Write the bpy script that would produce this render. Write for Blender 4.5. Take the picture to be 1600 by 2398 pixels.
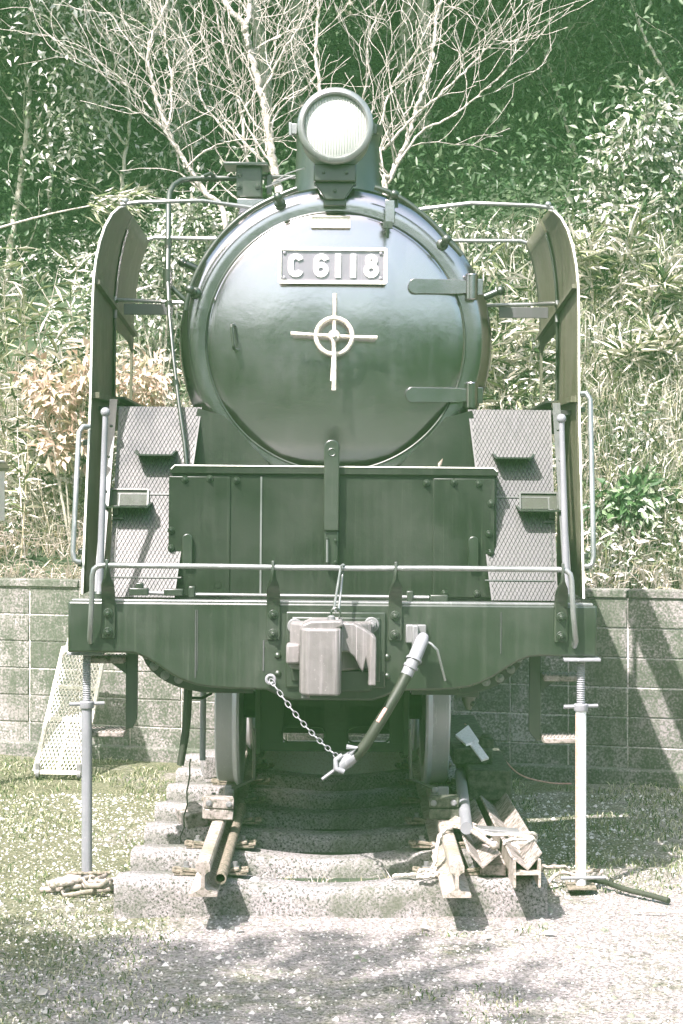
import bpy, bmesh, math, random
import numpy as np
from mathutils import Vector, Matrix, noise

# ------------------------------------------------------------------ scene, camera, light
sc = bpy.context.scene
for o in list(bpy.data.objects):
    bpy.data.objects.remove(o)
random.seed(7)
rng = np.random.default_rng(11)
PI = math.pi
R = math.radians

CAM_Z = 2.06
cam_d = bpy.data.cameras.new('camera')
cam_d.sensor_fit = 'VERTICAL'
cam_d.sensor_height = 36.0
cam_d.lens = 68.0
cam_d.shift_y = -0.0371
cam_d.clip_start = 0.1
cam_d.clip_end = 2000.0
cam = bpy.data.objects.new('camera', cam_d)
sc.collection.objects.link(cam)
cam.location = (0, 0, CAM_Z)
cam.rotation_euler = (R(90), 0, 0)
sc.camera = cam

SUN_EL = 54.0
SUN_AZ = 34.0            # degrees to the left of the camera's back
world = bpy.data.worlds.new('World')
sc.world = world
world.use_nodes = True
wn = world.node_tree
wn.nodes.clear()
sky = wn.nodes.new('ShaderNodeTexSky')
sky.sky_type = 'NISHITA'
sky.sun_disc = False
sky.sun_elevation = R(SUN_EL)
sky.sun_rotation = R(180 + SUN_AZ)
sky.air_density = 1.0
sky.dust_density = 4.0
sky.ozone_density = 1.0
bg = wn.nodes.new('ShaderNodeBackground')
bg.inputs['Strength'].default_value = 0.15
wo = wn.nodes.new('ShaderNodeOutputWorld')
wn.links.new(sky.outputs[0], bg.inputs['Color'])
wn.links.new(bg.outputs[0], wo.inputs['Surface'])

to_sun = Vector((-math.sin(R(SUN_AZ)) * math.cos(R(SUN_EL)),
                 -math.cos(R(SUN_AZ)) * math.cos(R(SUN_EL)),
                 math.sin(R(SUN_EL))))
sun_d = bpy.data.lights.new('sun', 'SUN')
sun_d.energy = 5.0
sun_d.angle = R(0.5)
sun_d.color = (1.0, 0.955, 0.93)
sun = bpy.data.objects.new('sun', sun_d)
sc.collection.objects.link(sun)
sun.rotation_euler = to_sun.to_track_quat('Z', 'Y').to_euler()
sun.location = (-10, -15, 25)

sc.view_settings.view_transform = 'Standard'
sc.view_settings.look = 'None'
sc.view_settings.gamma = 1.0
sc.view_settings.exposure = 1.6
sc.render.engine = 'CYCLES'
sc.cycles.max_bounces = 6
sc.cycles.transparent_max_bounces = 8

# ------------------------------------------------------------------ materials
MATS = {}
def new_mat(name):
    m = bpy.data.materials.new(name)
    m.use_nodes = True
    nt = m.node_tree
    b = nt.nodes['Principled BSDF']
    MATS[name] = m
    return m, nt, b

def N(nt, kind, **kw):
    n = nt.nodes.new(kind)
    for k, v in kw.items():
        setattr(n, k, v)
    return n

def ramp(nt, stops, src=None, interp='LINEAR'):
    r = nt.nodes.new('ShaderNodeValToRGB')
    cr = r.color_ramp
    cr.interpolation = interp
    while len(cr.elements) > 1:
        cr.elements.remove(cr.elements[-1])
    cr.elements[0].position = stops[0][0]
    cr.elements[0].color = (*stops[0][1], 1) if len(stops[0][1]) == 3 else stops[0][1]
    for p, c in stops[1:]:
        e = cr.elements.new(p)
        e.color = (*c, 1)
    if src is not None:
        nt.links.new(src, r.inputs[0])
    return r

def noise_tex(nt, scale, detail=4, rough=0.6, stretch=None, co='Object', offset=None):
    tc = nt.nodes.new('ShaderNodeTexCoord')
    mp = nt.nodes.new('ShaderNodeMapping')
    if stretch:
        mp.inputs['Scale'].default_value = stretch
    if offset:
        mp.inputs['Location'].default_value = offset
    nz = nt.nodes.new('ShaderNodeTexNoise')
    nz.inputs['Scale'].default_value = scale
    nz.inputs['Detail'].default_value = detail
    nz.inputs['Roughness'].default_value = rough
    nt.links.new(tc.outputs[co], mp.inputs[0])
    nt.links.new(mp.outputs[0], nz.inputs['Vector'])
    return nz

def mix(nt, fac, a, b, mode='MIX'):
    m = nt.nodes.new('ShaderNodeMix')
    m.data_type = 'RGBA'
    m.blend_type = mode
    if isinstance(fac, (int, float)):
        m.inputs[0].default_value = fac
    else:
        nt.links.new(fac, m.inputs[0])
    for i, s in ((6, a), (7, b)):
        if isinstance(s, tuple):
            m.inputs[i].default_value = (*s, 1) if len(s) == 3 else s
        else:
            nt.links.new(s, m.inputs[i])
    return m.outputs[2]

def bump(nt, b, h, strength=0.3, dist=0.01):
    bp = nt.nodes.new('ShaderNodeBump')
    bp.inputs['Strength'].default_value = strength
    bp.inputs['Distance'].default_value = dist
    nt.links.new(h, bp.inputs['Height'])
    nt.links.new(bp.outputs[0], b.inputs['Normal'])

def paint(name, base, dust, rough=0.32, ior=2.0, streak=0.5, tint=(1, 1, 1), fleck=0.3, bmp=0.12):
    """old loco paint: blotchy sheen, rain streaks, dust, chips"""
    m, nt, b = new_mat(name)
    big = noise_tex(nt, 2.2, 5, 0.6)
    st = noise_tex(nt, 5.0, 5, 0.7, stretch=(5, 5, 0.16))
    fl = noise_tex(nt, 70.0, 3, 0.5)
    st2 = noise_tex(nt, 16.0, 3, 0.6, stretch=(5, 5, 0.05), offset=(3, 1, 2))
    c1 = mix(nt, ramp(nt, [(0.42, (0, 0, 0)), (0.72, (1, 1, 1))], big.outputs[0]).outputs[0],
             base, tuple(base[i] * 0.55 + dust[i] * 0.45 for i in range(3)))
    sr = ramp(nt, [(0.50, (0, 0, 0)), (0.62, (streak * .45,) * 3), (0.74, (streak,) * 3)], st.outputs[0])
    c2 = mix(nt, sr.outputs[0], c1, dust)
    c2 = mix(nt, ramp(nt, [(0.64, (0, 0, 0)), (0.74, (streak * 1.1,) * 3)], st2.outputs[0]).outputs[0], c2, tuple(min(1, d * 1.7) for d in dust))
    fr = ramp(nt, [(0.68, (0, 0, 0)), (0.76, (fleck,) * 3)], fl.outputs[0])
    c3 = mix(nt, fr.outputs[0], c2, tuple(min(1, d * 1.8) for d in dust))
    nt.links.new(c3, b.inputs['Base Color'])
    b.inputs['IOR'].default_value = ior
    b.inputs['Specular Tint'].default_value = (*tint, 1)
    rr = ramp(nt, [(0.3, (rough * 0.75,) * 3), (0.75, (min(1, rough * 1.5),) * 3)], big.outputs[0])
    sro = ramp(nt, [(0.46, (0, 0, 0)), (0.70, (0.16 * rough,) * 3)], st.outputs[0])
    nt.links.new(mix(nt, 1.0, rr.outputs[0], sro.outputs[0], 'ADD'), b.inputs['Roughness'])
    mid = noise_tex(nt, 16.0, 6, 0.65)
    bump(nt, b, mid.outputs[0], bmp, 0.01)
    return m

def speckle(name, base, dark, light, scale=60, rough=0.9, stain=None, bmp=0.5):
    m, nt, b = new_mat(name)
    n1 = noise_tex(nt, scale, 6, 0.75)
    n2 = noise_tex(nt, scale * 0.06, 5, 0.65)
    r1 = ramp(nt, [(0.40, dark), (0.48, base), (0.62, light)], n1.outputs[0])
    c = r1.outputs[0]
    if stain:
        r2 = ramp(nt, [(0.44, (0, 0, 0)), (0.66, (0.85,) * 3)], n2.outputs[0])
        c = mix(nt, r2.outputs[0], c, stain)
    nt.links.new(c, b.inputs['Base Color'])
    b.inputs['Roughness'].default_value = rough
    bump(nt, b, n1.outputs[0], bmp, 0.01)
    return m

def leaf_mat(name, cols, rough=0.55, trans=0.25, spec=0.35):
    m, nt, b = new_mat(name)
    g = nt.nodes.new('ShaderNodeNewGeometry')
    n = len(cols)
    r = ramp(nt, [((i + 0.5) / n, c) for i, c in enumerate(cols)], g.outputs['Random Per Island'])
    nt.links.new(r.outputs[0], b.inputs['Base Color'])
    b.inputs['Roughness'].default_value = rough
    b.inputs['Specular IOR Level'].default_value = spec
    tr = nt.nodes.new('ShaderNodeBsdfTranslucent')
    nt.links.new(r.outputs[0], tr.inputs['Color'])
    mx = nt.nodes.new('ShaderNodeMixShader')
    mx.inputs[0].default_value = trans
    out = nt.nodes['Material Output']
    nt.links.new(b.outputs[0], mx.inputs[1])
    nt.links.new(tr.outputs[0], mx.inputs[2])
    nt.links.new(mx.outputs[0], out.inputs['Surface'])
    return m

BLACKGREEN = (0.010, 0.018, 0.009)
DUST = (0.20, 0.225, 0.19)
M = {}
M['paint'] = paint('loco_paint', BLACKGREEN, (0.038, 0.044, 0.031), 0.34, 1.8, 0.5, (1, .95, 1))
M['cover'] = paint('cover_paint', (0.006, 0.011, 0.005), (0.022, 0.027, 0.018), 0.40, 1.55, 0.6, (1, .95, 1))
M['gloss'] = paint('smokebox_paint', (0.006, 0.010, 0.005), (0.020, 0.022, 0.017), 0.17, 4.5, 0.45, (.97, .89, .95), 0.0, 0.06)
M['tread'] = paint('tread_paint', (0.026, 0.028, 0.027), (0.075, 0.073, 0.088), 0.50, 1.85, 0.5, (1, .93, .95))
M['shadow_paint'] = paint('shaded_loco_paint', (0.012, 0.026, 0.010), (0.03, 0.045, 0.026), 0.6, 1.45, 0.3)  # loco paint again, with the green of deep shade put into its colour
M['olive'] = paint('deflector_paint', (0.060, 0.060, 0.032), (0.14, 0.13, 0.10), 0.5, 1.6, 0.8, (1, .95, .97))
M['rail_tube'] = paint('tube_paint', (0.08, 0.09, 0.08), (0.3, 0.3, 0.3), 0.35, 2.6, 0.4, (1, .95, 1))
M['greymetal'] = paint('weathered_steel', (0.11, 0.11, 0.11), (0.25, 0.24, 0.25), 0.45, 1.8, 0.5, (1, .95, 1))
M['coupler'] = paint('coupler_rust', (0.105, 0.095, 0.092), (0.30, 0.265, 0.27), 0.5, 1.75, 0.8, (1, .95, 1), 0.4, 0.3)
M['bronze'] = speckle('handwheel_paint', (0.62, 0.55, 0.47), (0.40, 0.36, 0.29), (0.72, 0.66, 0.60), 60, 0.5)
M['cream'] = speckle('cream_paint', (0.85, 0.82, 0.74), (0.70, 0.66, 0.55), (0.9, 0.88, 0.82), 80, 0.5, bmp=0.1)
M['white'] = speckle('white_paint', (0.84, 0.82, 0.81), (0.72, 0.70, 0.68), (0.9, 0.88, 0.88), 70, 0.5, bmp=0.1)
M['plate'] = paint('plate_paint', (0.15, 0.135, 0.16), (0.20, 0.185, 0.215), 0.4, 2.2, 0.3)
M['rust_rail'] = speckle('rail_rust', (0.32, 0.265, 0.24), (0.13, 0.12, 0.085), (0.45, 0.385, 0.355), 40, 0.65, (0.19, 0.17, 0.125))
M['rust'] = speckle('rusty_iron', (0.16, 0.13, 0.10), (0.07, 0.07, 0.045), (0.27, 0.22, 0.18), 50, 0.75)
M['wheel'] = paint('wheel_steel', (0.46, 0.44, 0.46), (0.66, 0.63, 0.66), 0.42, 2.2, 0.5, (1, .95, 1))
M['sleeper'] = speckle('sleeper_concrete', (0.23, 0.205, 0.21), (0.02, 0.024, 0.016), (0.40, 0.355, 0.36), 80, 0.95, (0.08, 0.085, 0.06), 0.8)
M['timber'] = speckle('grey_timber', (0.24, 0.20, 0.185), (0.07, 0.065, 0.05), (0.36, 0.31, 0.29), 30, 0.85)
M['dark_timber'] = speckle('tarred_timber', (0.05, 0.052, 0.038), (0.018, 0.02, 0.014), (0.10, 0.10, 0.078), 30, 0.85)
M['rope'] = speckle('rope_fibre', (0.42, 0.38, 0.34), (0.20, 0.18, 0.15), (0.55, 0.5, 0.46), 150, 0.9)
M['galv'] = paint('galvanised_steel', (0.17, 0.17, 0.185), (0.32, 0.31, 0.34), 0.48, 1.75, 0.5, (1, .95, 1))
M['mesh'] = speckle('mesh_cream', (0.66, 0.62, 0.54), (0.45, 0.42, 0.34), (0.75, 0.72, 0.65), 60, 0.6)
M['rubber'] = paint('hose_rubber', (0.018, 0.022, 0.014), (0.05, 0.05, 0.035), 0.55, 1.5, 0.2)
M['pink'] = speckle('pink_label', (0.50, 0.26, 0.23), (0.40, 0.2, 0.18), (0.6, 0.35, 0.32), 60, 0.6)
M['orange'] = speckle('orange_paint', (0.60, 0.36, 0.25), (0.45, 0.28, 0.2), (0.72, 0.5, 0.4), 60, 0.6)

def block_mat():
    m, nt, b = new_mat('block_concrete')
    oi = nt.nodes.new('ShaderNodeObjectInfo')
    n1 = noise_tex(nt, 55, 6, 0.75, co='Generated')
    tc = nt.nodes.new('ShaderNodeNewGeometry')
    w = nt.nodes.new('ShaderNodeTexNoise')
    w.inputs['Scale'].default_value = 2.2
    w.inputs['Detail'].default_value = 9
    w.inputs['Roughness'].default_value = 0.82
    nt.links.new(tc.outputs['Position'], w.inputs['Vector'])
    f = nt.nodes.new('ShaderNodeTexNoise')
    f.inputs['Scale'].default_value = 70
    f.inputs['Detail'].default_value = 5
    nt.links.new(tc.outputs['Position'], f.inputs['Vector'])
    tone = ramp(nt, [(0.0, (0.22, 0.19, 0.195)), (0.5, (0.30, 0.26, 0.265)), (1.0, (0.40, 0.35, 0.355))], oi.outputs['Random'])
    mp = nt.nodes.new('ShaderNodeMath'); mp.operation = 'MULTIPLY_ADD'
    mp.inputs[1].default_value = 0.8
    mp.inputs[2].default_value = -0.20
    nt.links.new(f.outputs[0], mp.inputs[0])
    ad = nt.nodes.new('ShaderNodeMath'); ad.operation = 'ADD'
    nt.links.new(w.outputs[0], ad.inputs[0]); nt.links.new(mp.outputs[0], ad.inputs[1])
    st = ramp(nt, [(0.56, (0, 0, 0)), (0.68, (0.6,) * 3), (0.82, (.95,) * 3)], ad.outputs[0])
    mpz = nt.nodes.new('ShaderNodeMapping'); mpz.inputs['Scale'].default_value = (3.2, 3.2, 0.5)
    nt.links.new(tc.outputs['Position'], mpz.inputs[0])
    vs = nt.nodes.new('ShaderNodeTexNoise'); vs.inputs['Scale'].default_value = 1.4; vs.inputs['Detail'].default_value = 8; vs.inputs['Roughness'].default_value = 0.7
    nt.links.new(mpz.outputs[0], vs.inputs['Vector'])
    run = ramp(nt, [(0.47, (0, 0, 0)), (0.60, (0.75,) * 3)], vs.outputs[0])
    c0 = mix(nt, run.outputs[0], tone.outputs[0], (0.10, 0.105, 0.08))
    c = mix(nt, st.outputs[0], c0, (0.055, 0.065, 0.045))
    nt.links.new(c, b.inputs['Base Color'])
    b.inputs['Roughness'].default_value = 0.95
    bump(nt, b, f.outputs[0], 0.5, 0.006)
    return m
M['block'] = block_mat()
M['mortar'] = speckle('mortar', (0.55, 0.50, 0.49), (0.22, 0.21, 0.19), (0.65, 0.6, 0.59), 60, 0.95)

def glass_mat():
    m, nt, b = new_mat('lens_glass')
    b.inputs['Base Color'].default_value = (0.74, 0.76, 0.71, 1)
    b.inputs['Transmission Weight'].default_value = 0.5
    b.inputs['Roughness'].default_value = 0.08
    b.inputs['IOR'].default_value = 1.5
    tc = nt.nodes.new('ShaderNodeTexCoord')
    w = nt.nodes.new('ShaderNodeTexWave')
    w.bands_direction = 'X'
    w.inputs['Scale'].default_value = 22
    nt.links.new(tc.outputs['Object'], w.inputs['Vector'])
    bump(nt, b, w.outputs[0], 0.35, 0.01)
    return m
M['glass'] = glass_mat()
m, nt, b = new_mat('reflector')
b.inputs['Base Color'].default_value = (0.58, 0.59, 0.53, 1)
b.inputs['Metallic'].default_value = 0.2
b.inputs['Roughness'].default_value = 0.35
M['reflector'] = m

def ground_mat():
    m, nt, b = new_mat('ground_earth')
    g = nt.nodes.new('ShaderNodeNewGeometry')
    def nz(scale, det=6, ro=0.7, loc=(0, 0, 0), sc3=(1, 1, 1)):
        mp = nt.nodes.new('ShaderNodeMapping')
        mp.inputs['Location'].default_value = loc
        mp.inputs['Scale'].default_value = sc3
        n = nt.nodes.new('ShaderNodeTexNoise')
        n.inputs['Scale'].default_value = scale
        n.inputs['Detail'].default_value = det
        n.inputs['Roughness'].default_value = ro
        nt.links.new(g.outputs['Position'], mp.inputs[0])
        nt.links.new(mp.outputs[0], n.inputs['Vector'])
        return n
    grit = nz(60, 6, 0.85)
    mids = nz(14, 7, 0.75, (3, 1, 0))
    bigm = nz(0.9, 6, 0.65, (1.4, 5.2, 0))
    c = ramp(nt, [(0.37, (0.02, 0.022, 0.015)), (0.45, (0.19, 0.165, 0.162)), (0.60, (0.44, 0.388, 0.388))], grit.outputs[0]).outputs[0]
    # moss and weeds: more to the left and beyond the sleepers, bare gravel in the middle front
    sep = nt.nodes.new('ShaderNodeSeparateXYZ')
    nt.links.new(g.outputs['Position'], sep.inputs[0])
    gx = nt.nodes.new('ShaderNodeMapRange'); gx.inputs[1].default_value = -0.4; gx.inputs[2].default_value = -1.6
    gx.inputs[3].default_value = 0.0; gx.inputs[4].default_value = 0.20
    nt.links.new(sep.outputs[0], gx.inputs[0])
    gy = nt.nodes.new('ShaderNodeMapRange'); gy.inputs[1].default_value = 8.9; gy.inputs[2].default_value = 9.9
    gy.inputs[3].default_value = 0.0; gy.inputs[4].default_value = 0.10
    nt.links.new(sep.outputs[1], gy.inputs[0])
    a1 = nt.nodes.new('ShaderNodeMath'); a1.operation = 'ADD'
    nt.links.new(gx.outputs[0], a1.inputs[0]); nt.links.new(gy.outputs[0], a1.inputs[1])
    a2 = nt.nodes.new('ShaderNodeMath'); a2.operation = 'ADD'
    nt.links.new(a1.outputs[0], a2.inputs[0]); nt.links.new(bigm.outputs[0], a2.inputs[1])
    m3 = nt.nodes.new('ShaderNodeMath'); m3.operation = 'MULTIPLY_ADD'
    m3.inputs[1].default_value = 0.55
    nt.links.new(mids.outputs[0], m3.inputs[0]); nt.links.new(a2.outputs[0], m3.inputs[2])
    ms = ramp(nt, [(0.80, (0, 0, 0)), (0.98, (0.8,) * 3)], m3.outputs[0])
    c = mix(nt, ms.outputs[0], c, mix(nt, ramp(nt, [(.42, (0, 0, 0)), (.6, (1, 1, 1))], grit.outputs[0]).outputs[0], (0.022, 0.034, 0.012), (0.20, 0.195, 0.10)))
    nt.links.new(c, b.inputs['Base Color'])
    b.inputs['Roughness'].default_value = 1.0
    b.inputs['Specular IOR Level'].default_value = 0.1
    bump(nt, b, grit.outputs[0], 0.8, 0.015)
    return m
M['ground'] = ground_mat()
M['soil'] = speckle('hill_soil', (0.025, 0.04, 0.02), (0.013, 0.022, 0.01), (0.05, 0.06, 0.035), 8, 1.0)
M['dark_ground'] = speckle('dark_ground', (0.034, 0.038, 0.032), (0.022, 0.026, 0.02), (0.05, 0.052, 0.046), 40, 0.9)
M['bark_pale'] = speckle('bare_bark', (0.36, 0.31, 0.29), (0.15, 0.14, 0.11), (0.50, 0.44, 0.42), 20, 0.9)
M['bark'] = speckle('forest_bark', (0.36, 0.33, 0.27), (0.15, 0.15, 0.10), (0.48, 0.44, 0.39), 14, 0.95)
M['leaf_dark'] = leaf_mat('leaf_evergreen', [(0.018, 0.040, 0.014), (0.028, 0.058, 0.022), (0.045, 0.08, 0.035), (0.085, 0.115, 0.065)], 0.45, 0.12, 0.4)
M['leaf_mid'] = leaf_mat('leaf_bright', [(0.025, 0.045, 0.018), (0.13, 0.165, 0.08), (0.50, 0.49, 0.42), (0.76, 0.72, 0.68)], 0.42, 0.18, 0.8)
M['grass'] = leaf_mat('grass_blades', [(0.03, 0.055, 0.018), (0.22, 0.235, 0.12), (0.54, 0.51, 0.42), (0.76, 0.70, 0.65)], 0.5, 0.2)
M['straw'] = leaf_mat('dry_straw', [(0.30, 0.26, 0.16), (0.50, 0.43, 0.36), (0.64, 0.56, 0.51), (0.70, 0.61, 0.58)], 0.7, 0.2)
M['pinkleaf'] = leaf_mat('dry_leaves', [(0.45, 0.32, 0.25), (0.56, 0.42, 0.34), (0.62, 0.50, 0.42), (0.5, 0.45, 0.3)], 0.7, 0.3)
M['weed'] = leaf_mat('ground_weed', [(0.05, 0.085, 0.03), (0.10, 0.13, 0.05), (0.24, 0.24, 0.13), (0.50, 0.47, 0.36)], 0.8, 0.2)
M['pebble'] = leaf_mat('pebbles', [(0.16, 0.17, 0.13), (0.30, 0.28, 0.25), (0.5, 0.46, 0.44), (0.62, 0.58, 0.56)], 0.9, 0.0)

# ------------------------------------------------------------------ mesh helpers
C = sc.collection

class MB:
    def __init__(s):
        s.v = []; s.f = []
    def add(s, vs, fs):
        k = len(s.v)
        s.v += [tuple(p) for p in vs]
        s.f += [tuple(i + k for i in f) for f in fs]
        return s
    def box(s, c, d, rot=None):
        x, y, z = d[0] / 2, d[1] / 2, d[2] / 2
        vs = [Vector(p) for p in ((-x, -y, -z), (x, -y, -z), (x, y, -z), (-x, y, -z), (-x, -y, z), (x, -y, z), (x, y, z), (-x, y, z))]
        if rot is not None:
            vs = [rot @ p for p in vs]
        c = Vector(c)
        return s.add([p + c for p in vs], [(0, 3, 2, 1), (4, 5, 6, 7), (0, 1, 5, 4), (1, 2, 6, 5), (2, 3, 7, 6), (3, 0, 4, 7)])
    def bar(s, p0, p1, w, t, up=(0, 0, 1)):
        """flat bar from p0 to p1: w along the side, t along up"""
        p0 = Vector(p0); p1 = Vector(p1); d = (p1 - p0)
        L = d.length; d.normalize(); up = Vector(up)
        sd = d.cross(up)
        if sd.length < 1e-6: sd = d.cross(Vector((1, 0, 0)))
        sd.normalize(); u = sd.cross(d).normalized()
        rot = Matrix((sd, d, u)).transposed()
        return s.box((p0 + p1) / 2, (w, L, t), rot)
    def prism(s, poly, y0, y1, plane='xz'):
        n = len(poly)
        def P(a, b, t):
            return (a, t, b) if plane == 'xz' else ((t, a, b) if plane == 'yz' else (a, b, t))
        vs = [P(a, b, y0) for a, b in poly] + [P(a, b, y1) for a, b in poly]
        fs = [tuple(range(n)), tuple(range(2 * n - 1, n - 1, -1))]
        fs += [(i, i + n, (i + 1) % n + n, (i + 1) % n) for i in range(n)]
        return s.add(vs, fs)
    def tube(s, pts, r, seg=10, closed=False, cap=True, flat=1.0):
        pts = [Vector(p) for p in pts]; n = len(pts)
        rs = r if isinstance(r, (list, tuple)) else [r] * n
        k = len(s.v); prev = None
        for i, p in enumerate(pts):
            a = pts[(i - 1) % n] if (closed or i > 0) else p
            b = pts[(i + 1) % n] if (closed or i < n - 1) else p
            t = (b - a).normalized()
            if prev is None:
                ref = Vector((0, 0, 1)) if abs(t.z) < 0.9 else Vector((0, 1, 0))
                nrm = (ref - t * ref.dot(t)).normalized()
            else:
                nrm = (prev - t * prev.dot(t)).normalized()
            prev = nrm; bn = t.cross(nrm)
            for j in range(seg):
                an = 2 * PI * j / seg
                s.v.append(tuple(p + (nrm * math.cos(an) + bn * math.sin(an) * flat) * rs[i]))
        m_ = n if closed else n - 1
        for i in range(m_):
            for j in range(seg):
                a = k + i * seg + j; b = k + i * seg + (j + 1) % seg
                c = k + ((i + 1) % n) * seg + (j + 1) % seg; d = k + ((i + 1) % n) * seg + j
                s.f.append((a, b, c, d))
        if cap and not closed:
            s.f.append(tuple(k + j for j in range(seg - 1, -1, -1)))
            s.f.append(tuple(k + (n - 1) * seg + j for j in range(seg)))
        return s
    def lathe(s, prof, c, axis='y', seg=48, cap0=True, cap1=True, a0=0, a1=2 * PI):
        """prof: (r, t) pairs, t along axis"""
        k = len(s.v); n = len(prof); c = Vector(c)
        for r, t in prof:
            for j in range(seg):
                a = 2 * PI * j / seg
                if axis == 'y': q = Vector((r * math.sin(a), t, r * math.cos(a)))
                elif axis == 'z': q = Vector((r * math.cos(a), r * math.sin(a), t))
                else: q = Vector((t, r * math.cos(a), r * math.sin(a)))
                s.v.append(tuple(c + q))
        for i in range(n - 1):
            for j in range(seg):
                s.f.append((k + i * seg + j, k + i * seg + (j + 1) % seg, k + (i + 1) * seg + (j + 1) % seg, k + (i + 1) * seg + j))
        if cap0: s.f.append(tuple(k + j for j in range(seg - 1, -1, -1)))
        if cap1: s.f.append(tuple(k + (n - 1) * seg + j for j in range(seg)))
        return s
    def sphere(s, c, r, seg=16, rings=8, sc3=(1, 1, 1)):
        prof = [(max(1e-4, r * math.sin(PI * i / rings)), -r * math.cos(PI * i / rings)) for i in range(rings + 1)]
        k = len(s.v)
        s.lathe(prof, (0, 0, 0), 'z', seg)
        for i in range(k, len(s.v)):
            p = s.v[i]
            s.v[i] = (p[0] * sc3[0] + c[0], p[1] * sc3[1] + c[1], p[2] * sc3[2] + c[2])
        return s
    def hexa(s, c, r, h, axis='y', seg=6):
        return s.lathe([(r, -h / 2), (r, h / 2)], c, axis, seg)
    def build(s, name, mat, parent=None, origin=(0, 0, 0), smooth=35, bevel=0.0, segs=2):
        me = bpy.data.meshes.new(name)
        ox, oy, oz = origin
        me.from_pydata([(a - ox, b - oy, c - oz) for a, b, c in s.v], [], s.f)
        bm = bmesh.new(); bm.from_mesh(me)
        bmesh.ops.recalc_face_normals(bm, faces=bm.faces)
        bm.to_mesh(me); bm.free()
        if smooth:
            me.shade_smooth()
            me.set_sharp_from_angle(angle=R(smooth))
        me.materials.append(M[mat] if isinstance(mat, str) else mat)
        o = bpy.data.objects.new(name, me)
        C.objects.link(o)
        if parent is not None: o.parent = parent
        else: o.location = origin
        if bevel:
            b = o.modifiers.new('bevel', 'BEVEL')
            b.width = bevel; b.segments = segs; b.limit_method = 'ANGLE'; b.angle_limit = R(40)
        return o

def tag(o, label=None, cat=None, group=None, kind=None):
    if label: o['label'] = label
    if cat: o['category'] = cat
    if group: o['group'] = group
    if kind: o['kind'] = kind
    return o

def thing(name, label, cat, loc=(0, 0, 0), group=None):
    o = bpy.data.objects.new(name, None)
    o.empty_display_size = 0.1
    C.objects.link(o); o.location = loc
    return tag(o, label, cat, group)

def fast_mesh(name, verts, faces_flat, per, mat, parent=None, origin=(0, 0, 0), smooth=False):
    """numpy mesh of equal polygons with `per` corners"""
    verts = np.asarray(verts, dtype=np.float32) - np.asarray(origin, dtype=np.float32)
    ff = np.asarray(faces_flat, dtype=np.int32).ravel()
    me = bpy.data.meshes.new(name)
    me.vertices.add(len(verts)); me.vertices.foreach_set('co', verts.ravel())
    nf = len(ff) // per
    me.loops.add(len(ff)); me.loops.foreach_set('vertex_index', ff)
    me.polygons.add(nf)
    me.polygons.foreach_set('loop_start', np.arange(0, nf * per, per, dtype=np.int32))
    me.polygons.foreach_set('loop_total', np.full(nf, per, dtype=np.int32))
    me.update(calc_edges=True)
    if smooth: me.shade_smooth()
    me.materials.append(M[mat])
    o = bpy.data.objects.new(name, me); C.objects.link(o)
    if parent is not None: o.parent = parent
    else: o.location = origin
    return o

def norm(a):
    return a / np.maximum(1e-9, np.linalg.norm(a, axis=1, keepdims=True))

def leaf_arrays(cen, axis, length, width, fold=0.25, up=None):
    """folded diamond leaves: 4 verts, 2 triangles each"""
    n = len(cen)
    axis = norm(axis)
    ref = rng.normal(size=(n, 3)) if up is None else up + rng.normal(size=(n, 3)) * 0.5
    side = norm(np.cross(axis, ref)); nrm = norm(np.cross(side, axis))
    L = np.asarray(length).reshape(-1, 1); W = np.asarray(width).reshape(-1, 1)
    base = cen; tip = cen + axis * L - nrm * L * 0.12
    mid = cen + axis * L * 0.45
    a = mid + side * W * 0.5 + nrm * W * fold
    b = mid - side * W * 0.5 + nrm * W * fold
    v = np.stack([base, a, tip, b], 1).reshape(-1, 3)
    i = np.arange(n)[:, None] * 4
    f = np.concatenate([i + 0, i + 1, i + 2, i + 0, i + 2, i + 3], 1)
    return v, f

def blade_arrays(base, lean, length, width):
    """bent grass blades: 5 verts -> 3 triangles"""
    n = len(base)
    L = np.asarray(length).reshape(-1, 1); W = np.asarray(width).reshape(-1, 1)
    d1 = norm(np.stack([np.zeros(n), np.zeros(n), np.ones(n)], 1) + lean * 0.5)
    d2 = norm(np.stack([np.zeros(n), np.zeros(n), np.ones(n) * 0.5], 1) + lean * 1.6)
    rnd = rng.normal(size=(n, 3)); side = norm(np.cross(d1, rnd))
    p1 = base + d1 * L * 0.55; p2 = p1 + d2 * L * 0.45
    v = np.stack([base - side * W * 0.4, base + side * W * 0.4, p1 + side * W * 0.5, p1 - side * W * 0.5, p2], 1).reshape(-1, 3)
    i = np.arange(n)[:, None] * 5
    f = np.concatenate([i, i + 1, i + 2, i, i + 2, i + 3, i + 3, i + 2, i + 4], 1)
    return v, f

def merge(parts):
    vs, fs, k = [], [], 0
    for v, f in parts:
        vs.append(v); fs.append(f.reshape(-1) + k); k += len(v)
    return np.concatenate(vs), np.concatenate(fs)

# picture geometry used for measuring: scale of a plane at depth Y
FD = 4440.0
def W(u, v, Y):
    return ((u - 784) / FD * Y, Y, CAM_Z - (v - 1088) / FD * Y)
# ------------------------------------------------------------------ the setting: ground, wall, hillside
WALL_A = -0.31                       # wall line  Y = 13.5 + WALL_A * X
def wall_y(x): return 13.5 + WALL_A * x

def gz(x, y):
    return (noise.noise((x * 0.9, y * 0.9, 0.3)) * 0.022 + noise.noise((x * 4.1, y * 4.1, 1.7)) * 0.008
            + noise.noise((x * 13, y * 13, 4.0)) * 0.003)

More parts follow.
